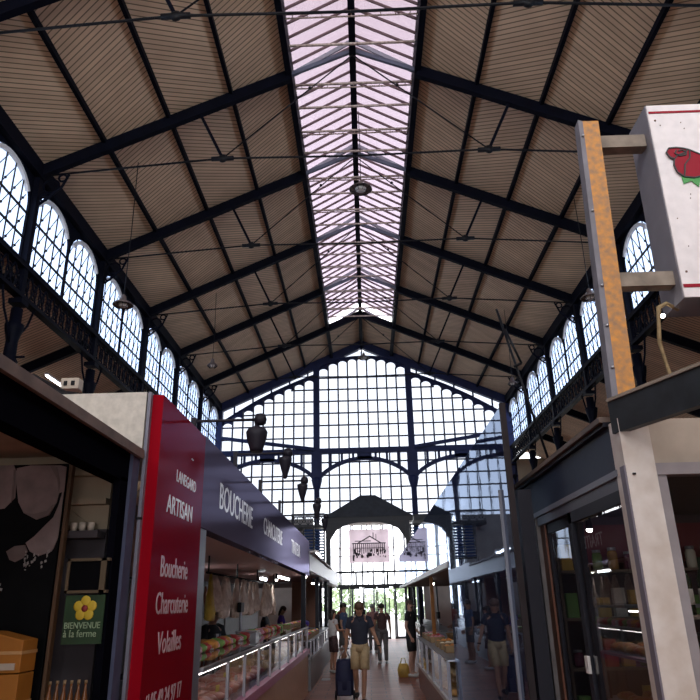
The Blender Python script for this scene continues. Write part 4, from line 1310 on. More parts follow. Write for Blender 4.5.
# shop interior: red counter, shelves, goods
t = thing('shop_counter', 'red and orange counter inside the near right shop', 'counter', (2.6, 4.8, 0))
MB().box(2.3, 3.0, 3.9, 5.6, 0, 1.12).build('base', mat('orange brown counter', (.36, .13, .05), .5, vary=.2), t)
MB().box(2.26, 3.04, 3.85, 5.65, 1.12, 1.24).build('red_top', mat('red counter top', (.30, .015, .02), .35), t)
MB().box(2.26, 2.27, 3.9, 5.6, 1.24, 1.45).build('glass_guard', GCASE, t)
SHELFM = mat('shelf board', (.20, .14, .10), .5)
t = thing('wall_shelf', 'long shelf unit stocked with jars inside the near right shop', 'shelf', (4.2, 5.2, 0))
for z in (.9, 1.25, 1.6, 1.95): MB().box(3.2, 4.8, 5.35, 5.75, z, z+.025).build('shelf_board', SHELFM, t)
for x in (3.2, 4.78): MB().box(x, x+.03, 5.35, 5.75, 0, 2.0).build('side_panel', SHELFM, t)
JC = [mat('amber jar', (.40, .20, .05), .25), mat('green jar', (.14, .22, .06), .25), mat('cream tin', (.62, .55, .42), .4), mat('plum jar', (.14, .04, .07), .25)]
JN = ['amber', 'green', 'cream', 'dark plum']
jp = []
for i in range(4):
    t = thing('storage_jar', f'{JN[i]} jar with a metal lid on the shelves of the near right shop', 'jar', (0, 0, 0), f'{JN[i]} jars in the near right shop')
    MB().lathe([(.035, 0), (.04, .02), (.04, .10), (.03, .12)], (0, 0, 0), 10).build('body', JC[i], t)
    MB().lathe([(.034, .12), (.034, .14)], (0, 0, 0), 10).build('lid', STEEL, t)
    jp.append([t, False])
kk = 0
for z in (.925, 1.275, 1.625):
    for q in range(12):
        i = R.randrange(4)
        o = jp[i][0] if not jp[i][1] else copy_tree(jp[i][0]); jp[i][1] = True
        o.location = (3.30+.125*q, 5.42+R.uniform(0, .05), z); o.scale = (1, 1, R.uniform(.9, 1.5))
for i in range(4):
    for q in range(5):
        o = copy_tree(jp[i][0]); o.location = (2.42+.1*((i+q) % 4), 4.0+.4*q+.09*i, 1.24); o['group'] = f'{JN[i]} jars on the red counter'; o['label'] = f'{JN[i]} jar with a metal lid on the red counter top'
bulb(2.9, 4.4, 2.22, 'lit spot over the red counter of the near right shop', .03)
bulb(3.8, 5.0, 2.22, 'lit spot above the jar shelves of the near right shop', .03)
bulb(2.2, 5.3, 2.22, 'lit spot at the far corner inside the near right shop', .03)
HC = [mat('ochre packet', (.62, .38, .08), .5), mat('red packet', (.50, .05, .04), .5), mat('white packet', (.66, .62, .56), .5), mat('green packet', (.16, .30, .08), .5)]
HN = ['ochre', 'red', 'white', 'green']
hp = [None]*4
for z in (.925, 1.275, 1.625, 1.975):
    for q in range(9):
        i = R.randrange(4)
        if hp[i] is None:
            o = hp[i] = tag(MB().box(-.045, .045, -.03, .03, 0, .17).build('food_packet', HC[i], loc=(0, 0, 0), bevel=.004), f'{HN[i]} food packet on the shelves of the near right shop', 'packet', f'{HN[i]} packets in the near right shop')
        else: o = hp[i].copy(); COL.objects.link(o)
        o.location = (3.36+.155*q, 5.66, z); o.scale = (1, 1, R.uniform(.7, 1.2))
t = thing('wall_shelf', 'shelves of jars and packets on the end wall beyond the sliding doors', 'shelf', (2.3, 5.75, 0))
for z in (.5, .85, 1.2, 1.55, 1.9): MB().box(1.50, 3.12, 5.58, 5.88, z, z+.02).build('shelf_board', SHELFM, t)
for x in (1.50, 3.10): MB().box(x, x+.02, 5.58, 5.88, 0, 2.1).build('side_panel', SHELFM, t)
for z in (.87, 1.22, 1.57, 1.92):
    for q in range(12):
        if R.random() < .5:
            o = copy_tree(jp[R.randrange(4)][0]); nm = o['label'].split()[0]
            o['label'] = o['label'].split(' on the ')[0] + ' on the end wall shelves beyond the sliding doors'; o['group'] = 'jars on the end wall: ' + nm
        else:
            i = R.randrange(4)
            o = hp[i].copy(); COL.objects.link(o)
            o['label'] = f'{HN[i]} food packet on the end wall shelves beyond the sliding doors'; o['group'] = f'{HN[i]} packets on the end wall'
        o.location = (1.60+.125*q, 5.68, z); o.scale = (1, 1, R.uniform(.8, 1.3))
bulb(1.75, 5.45, 2.22, 'lit spot over the end wall shelves of the near right shop', .03)
t = thing('glass_cabinet', 'lit glass cabinet full of pastries inside the near right shop', 'cabinet', (1.9, 4.9, 0))
MB().box(1.62, 2.10, 4.1, 5.2, 0, .75).build('base', mat('cabinet red base', (.34, .02, .03), .4), t)
for z in (.75, 1.05, 1.35, 1.65): MB().box(1.62, 2.10, 4.1, 5.2, z, z+.015).build('shelf_board', STEEL, t)
for x in (1.62, 2.08):
    for y in (4.1, 5.18): MB().box(x, x+.02, y, y+.02, .75, 1.72).build('upright', POSTM, t)
MB().box(1.615, 1.62, 4.1, 5.2, .76, 1.68).build('glass_front', GCASE, t)
MB().tube([(1.85, 4.15, 1.62), (1.85, 5.15, 1.62)], .006, 6).build('tube', MATS['added case glow'], t)  # added glow that brightens the cabinet goods
cs = []
for z in (.765, 1.065, 1.365):
    for q in range(14): cs.append((1.72+.17*(q % 2), 4.20+.145*(q//2), z))
scatter(lump('tart', mat('glazed tart', (.60, .28, .07), .35, vary=.7, scale=18, dark=(.42, .06, .04)), 'small glazed tart in the lit cabinet of the near right shop', 'tart', 'tarts in the lit cabinet', (.065, .065, .03), 21), cs, rg, (.8, 1.1))
t = thing('bread_rack', 'slim stepped rack of dark bottles behind the front window at the right edge', 'rack', (1.95, 4.0, 0))
for z in (.8, 1.2, 1.6): MB().box(1.62, 2.2, 3.75, 3.95, z, z+.02).build('shelf_board', SHELFM, t)
for x in (1.62, 2.18): MB().box(x, x+.02, 3.75, 3.95, 0, 1.95).build('upright', BLACKM, t)
wb_ = None
for z in (.82, 1.22, 1.62):
    for q in range(5):
        if wb_ is None:
            wb_ = thing('wine_bottle', 'dark bottle with a pale label on the rack behind the front window', 'bottle', (0, 0, 0), 'bottles on the window rack')
            MB().lathe([(.034, 0), (.036, .18), (.014, .23), (.013, .29)], (0, 0, 0), 12).build('body', mat('bottle green', (.02, .03, .015), .2), wb_)
            MB().lathe([(.0365, .05), (.0365, .13)], (0, 0, 0), 12).build('label', CRD, wb_)
            o = wb_
        else: o = copy_tree(wb_)
        o.location = (1.70+.105*q, 3.85, z)

# ---------------------------------------------------------------- hanging sign with the rose
PL = mat('weathered orange pole', (.70, .30, .05), .6, vary=.6, scale=26, dark=(.34, .19, .10))
PG = mat('grey pole edge', (.22, .21, .24), .6, vary=.3, scale=10)
WDG = mat('weathered timber', (.34, .28, .22), .75, vary=.5, scale=9)
t = thing('sign_pole', 'tall wooden pole with a flaking orange face beside the rose sign', 'pole', (1.45, 3.55, 2.7))
MB().slab([(1.382, 3.505, 2.70), (1.480, 3.505, 2.70), (1.555, 3.505, 4.56), (1.455, 3.505, 4.56)], (0, .06, 0)).build('orange_face', PL, t)
MB().slab([(1.352, 3.515, 2.70), (1.382, 3.505, 2.70), (1.455, 3.505, 4.56), (1.432, 3.515, 4.58)], (0, .08, 0)).build('grey_edge', PG, t)
m = MB()
for z in (2.9, 3.15, 3.4, 3.9, 4.45): m.lathe([(.010, 0), (.008, -.008)], (1.372+(z-2.7)*.040, 3.507, z), 8, 'y')
m.build('bolt_head', STEEL, t)['kind'] = 'stuff'
t = thing('rose_sign', 'white box sign with a red rose and thin red borders', 'sign', (2.4, 3.55, 3.3))
MB().slab([(1.865, 3.505, 4.66), (3.2, 3.505, 4.66), (3.2, 3.505, 3.30), (1.845, 3.505, 3.30)], (0, .27, 0)).build('box_case', mat('grey box side', (.24, .23, .26), .55, vary=.15), t)
MB().slab([(1.870, 3.495, 4.655), (3.2, 3.495, 4.655), (3.2, 3.495, 3.305), (1.850, 3.495, 3.305)], (0, .012, 0)).build('front_board', mat('sign white', (.92, .86, .85), .45, vary=.12, scale=14), t)
RD = mat('sign red', (.33, .004, .02), .5, spec=.2)
m = MB().slab([(1.875, 3.491, 4.605), (3.2, 3.491, 4.605), (3.2, 3.491, 4.590), (1.875, 3.491, 4.590)], (0, .004, 0))
m.build('border_line', RD, t)
m = MB().slab([(1.855, 3.491, 3.385), (3.2, 3.491, 3.385), (3.2, 3.491, 3.365), (1.855, 3.491, 3.365)], (0, .004, 0))
m.build('border_line', RD, t)
bk = mat('outline black', (.02, .02, .02), .5)
def S(mb, pts, y, th=.004): mb.slab([(a, y, b) for a, b in pts], (0, th, 0))
rose = [(1.925, 4.285), (1.945, 4.315), (1.99, 4.318), (2.03, 4.312), (2.07, 4.298), (2.12, 4.268), (2.17, 4.235), (2.20, 4.19), (2.17, 4.14), (2.12, 4.11), (2.06, 4.095), (2.0, 4.105), (1.965, 4.14), (1.955, 4.19), (1.965, 4.235), (1.94, 4.25)]
m = MB(); S(m, rose, 3.485); m.build('rose_flower', RD, t)
m = MB()
for a, b in zip(rose, rose[1:]+rose[:1]): m.bar((a[0], 3.484, a[1]), (b[0], 3.484, b[1]), .008, .006, (0, 1, 0))
for pl_ in ([(1.965, 4.235), (1.99, 4.26), (2.03, 4.275), (2.06, 4.30)], [(2.07, 4.298), (2.06, 4.24), (2.02, 4.19), (2.01, 4.14), (2.0, 4.105)], [(1.99, 4.30), (1.975, 4.275), (2.0, 4.255), (2.04, 4.262), (2.045, 4.285), (2.02, 4.30), (2.0, 4.29)]):
    for a, b in zip(pl_, pl_[1:]): m.bar((a[0], 3.483, a[1]), (b[0], 3.483, b[1]), .008, .006, (0, 1, 0))
m.build('rose_outline', bk, t)
m = MB()
S(m, [(1.985, 4.112), (1.99, 4.055), (2.04, 4.075), (2.075, 4.03), (2.10, 4.09), (2.14, 4.03), (2.17, 4.085), (2.24, 4.05), (2.20, 4.13), (2.12, 4.115), (2.06, 4.10)], 3.487)
S(m, [(2.19, 4.05), (2.21, 4.05), (2.26, 3.85), (2.24, 3.85)], 3.487)
m.build('rose_leaf', mat('leaf green', (.06, .34, .07), .5), t)
m = MB()
for q in range(30):
    x = R.uniform(1.9, 2.6); z = R.uniform(3.4, 4.58); m.ball((x, 3.4935, z), (.004, .003, .004), 6, 4)
m.box(1.90, 1.91, 3.49, 3.496, 4.53, 4.54).box(1.885, 1.895, 3.49, 3.496, 3.46, 3.47)
m.build('rust_spot', mat('rust spots', (.20, .12, .09), .8), t)['kind'] = 'stuff'
for z in (4.44, 3.46): MB().box(1.44 if z < 4 else 1.52, 1.855, 3.56, 3.64, z-.045, z+.045).build('timber_arm', WDG, t)
t = thing('frayed_cord', 'frayed tan cord with a lit spot hanging under the rose sign', 'cord', (1.75, 3.6, 2.8))
MB().tube([(1.88, 3.66, 3.30), (1.79, 3.6, 3.315), (1.74, 3.6, 3.29), (1.725, 3.6, 3.2), (1.715, 3.62, 3.08), (1.74, 3.64, 2.95), (1.77, 3.66, 2.83), (1.78, 3.66, 2.70)], [.012, .012, .014, .011, .013, .010, .012, .011], 6).build('cord', mat('tan cord', (.42, .30, .15), .8, vary=.5, scale=30), t)
MB().ball((1.765, 3.62, 3.245), (.015, .015, .012), 10, 6).build('bulb', MATS['lit bulb'], t)
for i, (a, b) in enumerate((((2.0, 9, 5.70), (2.62, 9.2, 3.1)), ((2.09, 9, 5.38), (2.27, 9, 4.85)))):
    tt = thing('leaning_rod', ('long' if i == 0 else 'short') + ' thin dark rod leaning above the glossy panels on the right', 'rod', b, 'thin rods over the right stalls')
    MB().tube([a, b], .018, 6).build('rod', BLACKM, tt)
    if i: MB().tube([b, (2.16, 9, 4.80)], .02, 6).build('hook', BLACKM, tt)
# roof of the near right shop for the rods to stand on
tt = MB().box(1.5, 4.5, 8.8, 9.4, 3.0, 3.1).build('roof_ledge', DGREY); tag(tt, 'dark ledge on the right stall roof where the thin rod stands', 'ledge')
tubelight(-9.2, 18.2, 19.4, 8.1, 'far lit tube high under the left aisle ceiling')

# ---------------------------------------------------------------- people
def skin_mat(n, c): return mat(n, c, .5, vary=.12, scale=20)
SK1 = skin_mat('tanned skin', (.42, .22, .14)); SK2 = skin_mat('light skin', (.55, .32, .24)); SK3 = skin_mat('sunburnt skin', (.50, .24, .15))
HAIR = mat('dark hair', (.03, .02, .015), .6); HAIRB = mat('brown hair', (.10, .05, .03), .6); HAIRG = mat('grey hair', (.25, .24, .23), .6)
EYEM = mat('eye', (.02, .015, .015), .3); LIP = mat('lips', (.30, .10, .08), .5)
def person(label, loc, rzd, skin, shirt, bottom, h=1.75, hair='short', hairm=None, legs='shorts', pose=None, women=False,
           shoe=None, extras=(), sleeve=.55, group=None):
    f = h/1.75
    J = dict(pel=(0, 0, .96), spi=(0, 0, 1.12), che=(0, 0, 1.31), nec=(0, .01, 1.48), hb=(0, -.01, 1.55), hm=(0, -.015, 1.64), ht=(0, .0, 1.69),
             shl=(.17, 0, 1.42), shr=(-.17, 0, 1.42), ell=(.24, .02, 1.15), elr=(-.24, .02, 1.15), wrl=(.27, -.07, .91), wrr=(-.27, -.07, .91),
             hil=(.09, 0, .93), hir=(-.09, 0, .93), knl=(.10, -.03, .51), knr=(-.10, -.03, .51), anl=(.10, .02, .10), anr=(-.10, .02, .10),
             tol=(.115, -.13, .035), tor=(-.115, -.13, .035))
    if pose: J.update(pose)
    J = {k: Vector(v)*f for k, v in J.items()}
    t = thing('person', label, 'person', loc, group, radians(rzd))
    # the body, one skinned surface
    bm = bmesh.new(); lay = bm.verts.layers.skin.verify(); V = {}
    def v(key, p, r, root=False):
        q = bm.verts.new(p); q[lay].radius = (r*f, r*f) if not isinstance(r, tuple) else (r[0]*f, r[1]*f); q[lay].use_root = root
        V[key] = q; return q
    def e(a, b): bm.edges.new((V[a], V[b]))
    v('pel', J['pel'], .115, True); v('spi', J['spi'], .105); v('che', J['che'], .115); v('nec', J['nec'], .052)
    v('hb', J['hb'], .066); v('hm', J['hm'], .086); v('ht', J['ht'], .068)
    for a, b in (('pel', 'spi'), ('spi', 'che'), ('che', 'nec'), ('nec', 'hb'), ('hb', 'hm'), ('hm', 'ht')): e(a, b)
    hd = (J['hm']-J['hb']).normalized()
    fw = Vector((0, -1, 0)); fw = (fw - hd*fw.dot(hd)).normalized()
    if 'look' in (pose or {}): fw = (Vector(pose['look'])-hd*Vector(pose['look']).dot(hd)).normalized()
    for s in 'lr':
        sg = 1 if s == 'l' else -1
        v('sh'+s, J['sh'+s], .055); v('el'+s, J['el'+s], .041); v('wr'+s, J['wr'+s], .027)
        e('che', 'sh'+s); e('sh'+s, 'el'+s); e('el'+s, 'wr'+s)
        d = (J['wr'+s]-J['el'+s]).normalized()
        side = Vector((0, 1, 0)); side = (side - d*side.dot(d)).normalized()
        inn = Vector((-sg, 0, 0)); inn = (inn - d*inn.dot(d)).normalized()
        pm = J['wr'+s]+d*.055*f
        v('pa'+s, pm, (.024)); e('wr'+s, 'pa'+s)
        for k, (off, ln) in enumerate(((-.030, .050), (-.010, .062), (.010, .068), (.028, .060))):
            a = pm + d*.028*f + side*(-off)*f
            b = a + d*ln*.55*f + inn*.008*f; c = b + d*ln*.35*f + inn*.022*f
            n = f'f{s}{k}'
            v(n+'a', a, .010); v(n+'b', b, .009); v(n+'c', c, .0075); e('pa'+s, n+'a'); e(n+'a', n+'b'); e(n+'b', n+'c')
        a = pm - side*.034*f + d*.0; b = a + d*.035*f - side*.012*f + inn*.012*f
        v('th'+s, a, .011); v('tx'+s, b, .009); e('pa'+s, 'th'+s); e('th'+s, 'tx'+s)
        v('hi'+s, J['hi'+s], .085); v('kn'+s, J['kn'+s], .055); v('an'+s, J['an'+s], .036); v('to'+s, J['to'+s], .030)
        mid = (J['kn'+s]*.62+J['an'+s]*.38)+Vector((0, .018, 0)); v('ca'+s, mid, .052)
        e('pel', 'hi'+s); e('hi'+s, 'kn'+s); e('kn'+s, 'ca'+s); e('ca'+s, 'an'+s); e('an'+s, 'to'+s)
    me = bpy.data.meshes.new('body'); bm.to_mesh(me); bm.free()
    o = bpy.data.objects.new('body', me); COL.objects.link(o); o.parent = t
    me.materials.append(skin)
    m_ = o.modifiers.new('skin', 'SKIN'); m_.use_smooth_shade = True
    m_ = o.modifiers.new('sub', 'SUBSURF'); m_.levels = 1; m_.render_levels = 2
    P = lambda mb, nm, m: finish(mb, nm, m, t)
    # face
    hm = J['hm']; rt = fw.cross(hd)
    mb = MB()
    for sg in (-1, 1): mb.ball(hm+fw*.080*f+rt*sg*.030*f+hd*.0, .011*f, 8, 6)
    P(mb, 'eye', EYEM)
    mb = MB(); mb.tube([hm+fw*.080*f+hd*.005*f, hm+fw*.108*f-hd*.030*f, hm+fw*.085*f-hd*.040*f], [.008*f, .013*f, .012*f], 8); 
    for sg in (-1, 1): mb.ball(hm+rt*sg*.085*f-hd*.01*f-fw*.005, (.014*f, .020*f, .028*f), 8, 6)
    P(mb, 'nose_and_ears', skin)
    mb = MB(); mb.tube([hm+fw*.078*f-hd*.068*f+rt*.022*f, hm+fw*.084*f-hd*.068*f, hm+fw*.078*f-hd*.068*f-rt*.022*f], .006*f, 6); P(mb, 'mouth', LIP)
    hmn = hairm or HAIR
    mb = MB()
    c = hm+hd*.028*f-fw*.014*f
    if hair in ('short', 'long', 'bun'):
        mb.ball(c, (.096*f, .100*f, .086*f), 14, 10, .04, R)
    elif hair == 'shaved':
        mb.ball(c-fw*.004*f, (.088*f, .090*f, .079*f), 14, 10)
    if hair == 'long':
        mb.tube([hm-fw*.055*f+hd*.03*f, hm-fw*.075*f-hd*.09*f, hm-fw*.065*f-hd*.20*f], [(.085*f, .05*f), (.09*f, .045*f), (.05*f, .03*f)], 10)
    if hair == 'bun': mb.ball(hm-fw*.09*f+hd*.08*f, .04*f, 10, 8)
    P(mb, 'hair', hmn)
    # clothes
    wa = .150 if not women else .135; bu = .178 if not women else .155
    sp = J['spi']-J['pel']; up = (J['nec']-J['pel'])
    def ax(q): return J['pel'] + (J['che']-J['pel'])*min(q, 1) if q <= 1 else J['che'] + (J['nec']-J['che'])*(q-1)
    mb = MB()
    mb.tube([ax(-.18), ax(0), ax(.35), ax(.7), ax(1.0), ax(1.35), ax(1.7), ax(1.95)],
            [(.165*f, .118*f), (.162*f, .120*f), (wa*f, .112*f), (.165*f, .118*f), (bu*f, .122*f), (.172*f, .105*f), (.115*f, .082*f), (.064*f, .060*f)], 18, True)
    for s in 'lr':
        a, b = J['sh'+s], J['el'+s]
        inn = Vector((-.05 if s == 'l' else .05, 0, .01))*f
        mb.tube([a+inn, a, a+(b-a)*.5*sleeve/.55, a+(b-a)*sleeve], [.060*f, .068*f, .062*f, .066*f if sleeve < 1 else .05*f], 12)
        if sleeve > 1:
            w_ = J['wr'+s]; mb.tube([b, b+(w_-b)*(sleeve-1)], [.052*f, .042*f], 10)
    P(mb, 'shirt', shirt)
    mb = MB()
    mb.tube([J['pel']+Vector((0, 0, .06))*f, J['pel'], J['pel']-Vector((0, 0, .10))*f], [(.156*f, .112*f), (.166*f, .122*f), (.168*f, .118*f)], 18)
    for s in 'lr':
        a, b, c_ = J['hi'+s], J['kn'+s], J['an'+s]
        if legs == 'shorts': mb.tube([a, a+(b-a)*.45, a+(b-a)*.86], [(.094*f, .108*f), (.092*f, .098*f), (.094*f, .094*f)], 14)
        elif legs == 'trousers': mb.tube([a, a+(b-a)*.5, b, b+(c_-b)*.5, c_+Vector((0, 0, .0))], [.104*f, .092*f, .072*f, .066*f, .060*f], 14)
    if legs == 'skirt': mb.tube([J['pel'], J['pel']-Vector((0, 0, .25))*f, J['pel']-Vector((0, 0, .48))*f], [(.16*f, .12*f), (.19*f, .15*f), (.21*f, .18*f)], 16)
    P(mb, {'shorts': 'shorts', 'trousers': 'trousers', 'skirt': 'skirt'}[legs], bottom)
    sm = shoe or mat('white trainers', (.55, .54, .52), .6)
    for s in 'lr':
        mb = MB(); a, b = J['an'+s], J['to'+s]
        dr = (b-a); dr.z = 0; dr.normalize()
        base = Vector((a.x, a.y, a.z-.10*f+.0))
        mb.tube([base-dr*.05*f+Vector((0, 0, .045*f)), base+dr*.02*f+Vector((0, 0, .05*f)), base+dr*.12*f+Vector((0, 0, .040*f)), base+dr*.20*f+Vector((0, 0, .032*f))], [(.035*f, .042*f), (.042*f, .048*f), (.046*f, .038*f), (.030*f, .024*f)], 12)
        P(mb, 'shoe', sm)
    for nm, fn, m in extras:
        mb = MB(); fn(mb, J, f, hm, fw, hd, rt); P(mb, nm, m)
    return t
def finish(mb, name, m, t):
    me = bpy.data.meshes.new(name); o = bpy.data.objects.new(name, me); COL.objects.link(o); o.parent = t
    me.from_pydata([tuple(v) for v in mb.v], [], mb.f); me.materials.append(m)
    for p in me.polygons: p.use_smooth = True
    b = bmesh.new(); b.from_mesh(me); bmesh.ops.recalc_face_normals(b, faces=b.faces); b.to_mesh(me); b.free()
    return o

def cloth(n, c, v=.25, s=14): return mat(n, c, .8, vary=v, scale=s)
POLO = cloth('navy polo cloth', (.018, .022, .042)); KHA = cloth('khaki cloth', (.52, .39, .22)); BLKC = cloth('black cloth', (.010, .010, .013))
BLUS = cloth('steel blue cloth', (.07, .11, .20)); WHC = cloth('white cloth', (.60, .56, .55)); PAT = cloth('dark patterned cloth', (.12, .06, .06), .9, 45)
DENIM = cloth('blue work cloth', (.03, .06, .26)); GREYC = cloth('grey shorts cloth', (.16, .15, .15))
BEARD = mat('short beard', (.08, .05, .04), .8)
LEA = mat('dark leather', (.02, .018, .018), .5)
def collar(mb, J, f, hm, fw, hd, rt):
    n = J['nec']
    mb.tube([n+Vector((.066*cos(a), .066*sin(a), .012-.03*(sin(a) < -.5)))*f for a in [2*pi*i/14 for i in range(15)]], .014*f, 6)
    mb.slab([n+Vector(q)*f for q in ((-.05, -.10, -.03), (0, -.115, -.12), (-.012, -.11, -.03))], (0, .01, 0))
    mb.slab([n+Vector(q)*f for q in ((.05, -.10, -.03), (0, -.115, -.12), (.012, -.11, -.03))], (0, .01, 0))
def specs(mb, J, f, hm, fw, hd, rt):
    for sg in (-1, 1):
        mb.ball(hm+fw*.094*f+rt*sg*.034*f+hd*.003*f, (.028*f, .028*f, .020*f), 10, 6)
        mb.tube([hm+fw*.088*f+rt*sg*.06*f, hm-fw*.0*f+rt*sg*.090*f], .005*f, 5)
def beard(mb, J, f, hm, fw, hd, rt): mb.ball(hm+fw*.040*f-hd*.068*f, (.060*f, .058*f, .040*f), 12, 8)
def watch(mb, J, f, hm, fw, hd, rt): mb.tube([J['wrl']+Vector((.032*cos(a), .032*sin(a), .01))*f for a in [2*pi*i/12 for i in range(13)]], .010*f, 6)
person('man walking toward the camera in navy polo and khaki shorts pulling a trolley', (-.19, 13.75, 0), 0, SK1, POLO, KHA, 1.75,
       pose=dict(hb=(0, -.035, 1.55), hm=(0, -.065, 1.625), ht=(0, -.075, 1.68), elr=(-.25, .07, 1.15), wrr=(-.27, .10, .90),
                 ell=(.27, .02, 1.16), wrl=(.36, -.12, .95), knr=(-.09, -.02, .50), anr=(-.08, .18, .17), tor=(-.085, .05, .04), knl=(.07, -.12, .50), anl=(.05, -.10, .10), tol=(.05, -.26, .035)),
       extras=(('polo_collar', collar, POLO), ('wristwatch', watch, BLACKM)), shoe=LEA, hair='short', hairm=HAIRB)
def sidebag(mb, J, f, hm, fw, hd, rt):
    mb.box(.16, .28, -.14, .14, .88, 1.14)
    mb.tube([(.2, .1, 1.12), (.19, .05, 1.35), (.10, .04, 1.47), (-.1, -.08, 1.34), (-.02, -.14, 1.2), (.17, -.12, 1.1)], .014, 6)
person('bearded man in sunglasses, black t-shirt and black shorts standing at the right of the aisle', (1.02, 18.0, 0), 68, SK2, BLKC, BLKC, 1.76, hair='shaved', hairm=BEARD,
       pose=dict(elr=(-.22, .05, 1.13), wrr=(-.20, -.06, .90), ell=(.22, .03, 1.14), wrl=(.2, -.16, .96), che=(0, -.01, 1.31)),
       extras=(('sunglasses', specs, EYEM), ('beard', beard, BEARD)))
person('short woman in a white top and patterned shorts at the left counter', (-.98, 19.4, 0), 120, SK3, WHC, PAT, 1.56, hair='long', hairm=HAIR, women=True,
       pose=dict(elr=(-.21, -.06, 1.16), wrr=(-.14, -.26, 1.16), ell=(.21, -.06, 1.16), wrl=(.14, -.26, 1.14)), sleeve=.35)
def rucks(mb, J, f, hm, fw, hd, rt): mb.box(-.15, .15, .12, .28, 1.0, 1.40)
person('man in a steel blue shirt with a dark rucksack behind the short woman', (-.76, 21.4, 0), 75, SK1, BLUS, GREYC, 1.72, hair='short',
       extras=(('rucksack', rucks, LEA),))
person('woman in a dark patterned top in the middle of the aisle between the two men', (.38, 21.8, 0), 185, SK1, PAT, GREYC, 1.68, hair='bun', hairm=HAIR, legs='trousers', women=True)
person('distant person with grey hair walking just left of the patterned woman', (.12, 26.4, 0), 175, SK2, cloth('rose cloth', (.34, .16, .15)), GREYC, 1.66, hair='short', hairm=HAIRG, legs='trousers')
person('distant person in black standing by the end doors', (-.4, 30.5, 0), 20, SK2, BLKC, GREYC, 1.72, legs='trousers')
person('distant person in a red top to the left near the end doors', (-1.1, 29, 0), 40, SK2, cloth('brick cloth', (.38, .08, .05)), GREYC, 1.66, legs='trousers', women=True, hair='long')
work = dict(elr=(-.24, -.06, 1.16), wrr=(-.16, -.30, 1.08), ell=(.24, -.06, 1.16), wrl=(.16, -.30, 1.08), hb=(0, -.03, 1.55), hm=(0, -.06, 1.63), ht=(0, -.06, 1.68))
person('stallholder in a bright blue shirt behind the right counter beside the wooden pole', (2.22, 16.6, 0), -90, SK2, DENIM, GREYC, 1.74, pose=work, legs='trousers', sleeve=1.5)
person('stallholder in a blue shirt bending over the farther right counter', (2.62, 20.5, 0), -70, SK2, DENIM, GREYC, 1.68, pose=work, legs='trousers', sleeve=1.5, hair='short', hairm=HAIR)
STRIPE = bpy.data.materials.new('striped apron'); STRIPE.use_nodes = True
_n = STRIPE.node_tree; _b = _n.nodes['Principled BSDF']; _t = _n.nodes.new('ShaderNodeTexCoord'); _s = _n.nodes.new('ShaderNodeSeparateXYZ')
_m = _n.nodes.new('ShaderNodeMath'); _m.operation = 'MULTIPLY'; _m.inputs[1].default_value = 11
_f = _n.nodes.new('ShaderNodeMath'); _f.operation = 'FRACT'; _g = _n.nodes.new('ShaderNodeMath'); _g.operation = 'GREATER_THAN'; _g.inputs[1].default_value = .5
_x = _n.nodes.new('ShaderNodeMix'); _x.data_type = 'RGBA'; _x.inputs[6].default_value = (.02, .02, .025, 1); _x.inputs[7].default_value = (.50, .50, .52, 1)
_n.links.new(_t.outputs['Object'], _s.inputs[0]); _n.links.new(_s.outputs['X'], _m.inputs[0]); _n.links.new(_m.outputs[0], _f.inputs[0]); _n.links.new(_f.outputs[0], _g.inputs[0])
_n.links.new(_g.outputs[0], _x.inputs[0]); _n.links.new(_x.outputs[2], _b.inputs['Base Color'])
def apron(mb, J, f, hm, fw, hd, rt):
    mb.tube([(0, -.005, .60), (0, -.005, .9), (0, -.005, 1.1), (0, -.005, 1.34)], [(.20, .145), (.185, .137), (.165, .132), (.10, .135)], 18)
person('butcher in black with a striped apron behind the near meat counter', (-2.30, 10.5, 0), 60, SK2, BLKC, BLKC, 1.74, pose=work, legs='trousers', extras=(('striped_apron', apron, STRIPE),))
person('stallholder in dark clothes behind the left counter past the bags', (-2.55, 17.6, 0), 100, SK3, BLKC, BLKC, 1.72, pose=work, legs='trousers')
person('stallholder in violet behind the left produce counter', (-2.6, 21.2, 0), 90, SK3, cloth('violet shirt cloth', (.10, .03, .30)), BLKC, 1.68, pose=work, legs='trousers', women=True, hair='long')

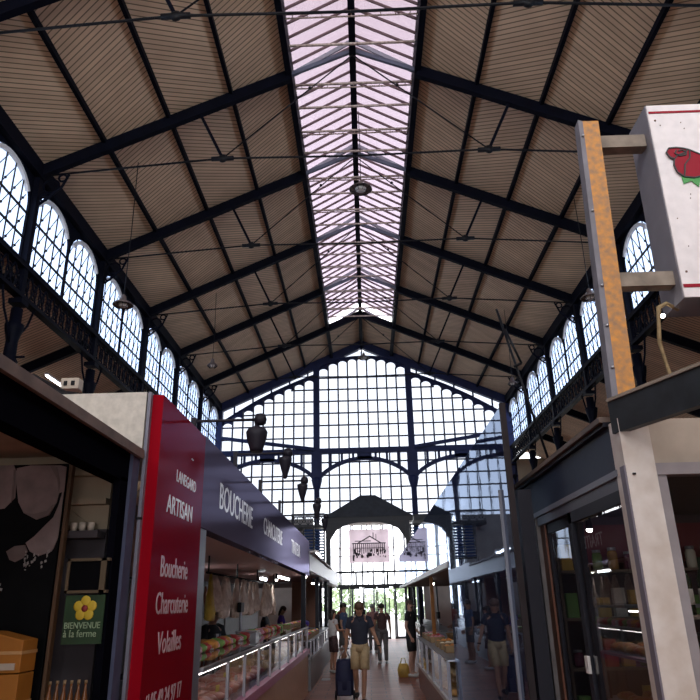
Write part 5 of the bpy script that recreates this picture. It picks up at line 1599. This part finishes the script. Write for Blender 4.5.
# trolley, bags on the floor
t = thing('shopping_trolley', 'navy blue two-wheeled shopping trolley pulled by the man in the polo shirt', 'trolley', (-.50, 13.95, 0))
NVB = mat('navy trolley cloth', (.012, .016, .06), .7, vary=.3)
b = MB(); b.tube([(-.50, 13.98, .10), (-.50, 13.98, .40), (-.50, 14.0, .66), (-.50, 14.0, .72)], [(.17, .12), (.175, .13), (.155, .12), (.13, .09)], 14)
b.build('bag', NVB, t)
MB().box(-.62, -.38, 13.86, 13.88, .12, .34).build('front_pocket', NVB, t)
b = MB()
for x in (-.60, -.40): b.tube([(x, 14.12, .06), (x, 14.10, .74), (-.48, 13.98, .90)], .010, 6)
b.tube([(-.54, 13.93, .905), (-.40, 13.93, .905)], .015, 8)
b.build('handle_frame', STEEL, t)
for x in (-.68, -.34):
    MB().lathe([(.02, -.018), (.085, -.018), (.085, .018), (.02, .018)], (x+.01, 14.1, .086), 18, 'x').build('wheel', BLACKM, t)
MB().tube([(-.70, 14.1, .086), (-.31, 14.1, .086)], .008, 6).build('axle', STEEL, t)
t = thing('shopping_bag', 'yellow shopping bag on the floor beside the man in black', 'bag', (.80, 18.0, 0))
b = MB(); b.tube([(.80, 18, 0), (.80, 18, .16), (.80, 18, .30)], [(.13, .08), (.15, .09), (.11, .05)], 12); b.build('bag', mat('yellow bag cloth', (.60, .38, .08), .6, vary=.4, scale=9), t)
MB().tube([(.73, 18, .29), (.76, 18, .42), (.84, 18, .42), (.87, 18, .29)], .010, 6).build('handle', mat('yellow bag cloth', (.6, .38, .08)), t)
t = thing('shoulder_bag', 'black shoulder bag hanging at the side of the man in black', 'bag', (1.35, 18.15, .95))
b = MB(); b.box(1.26, 1.36, 17.85, 18.15, .88, 1.14); b.build('pouch', LEA, t, bevel=.02)
MB().tube([(1.30, 17.9, 1.12), (1.24, 17.94, 1.35), (1.10, 18.0, 1.50), (1.2, 18.08, 1.38), (1.30, 18.1, 1.12)], .012, 6).build('strap', LEA, t)
t = MB().box(-1.18, -.98, 17.6, 17.9, 0, .02).build('paper_scrap', WHC); tag(t, 'flat pale paper sheet lying on the floor by the left counter', 'paper')
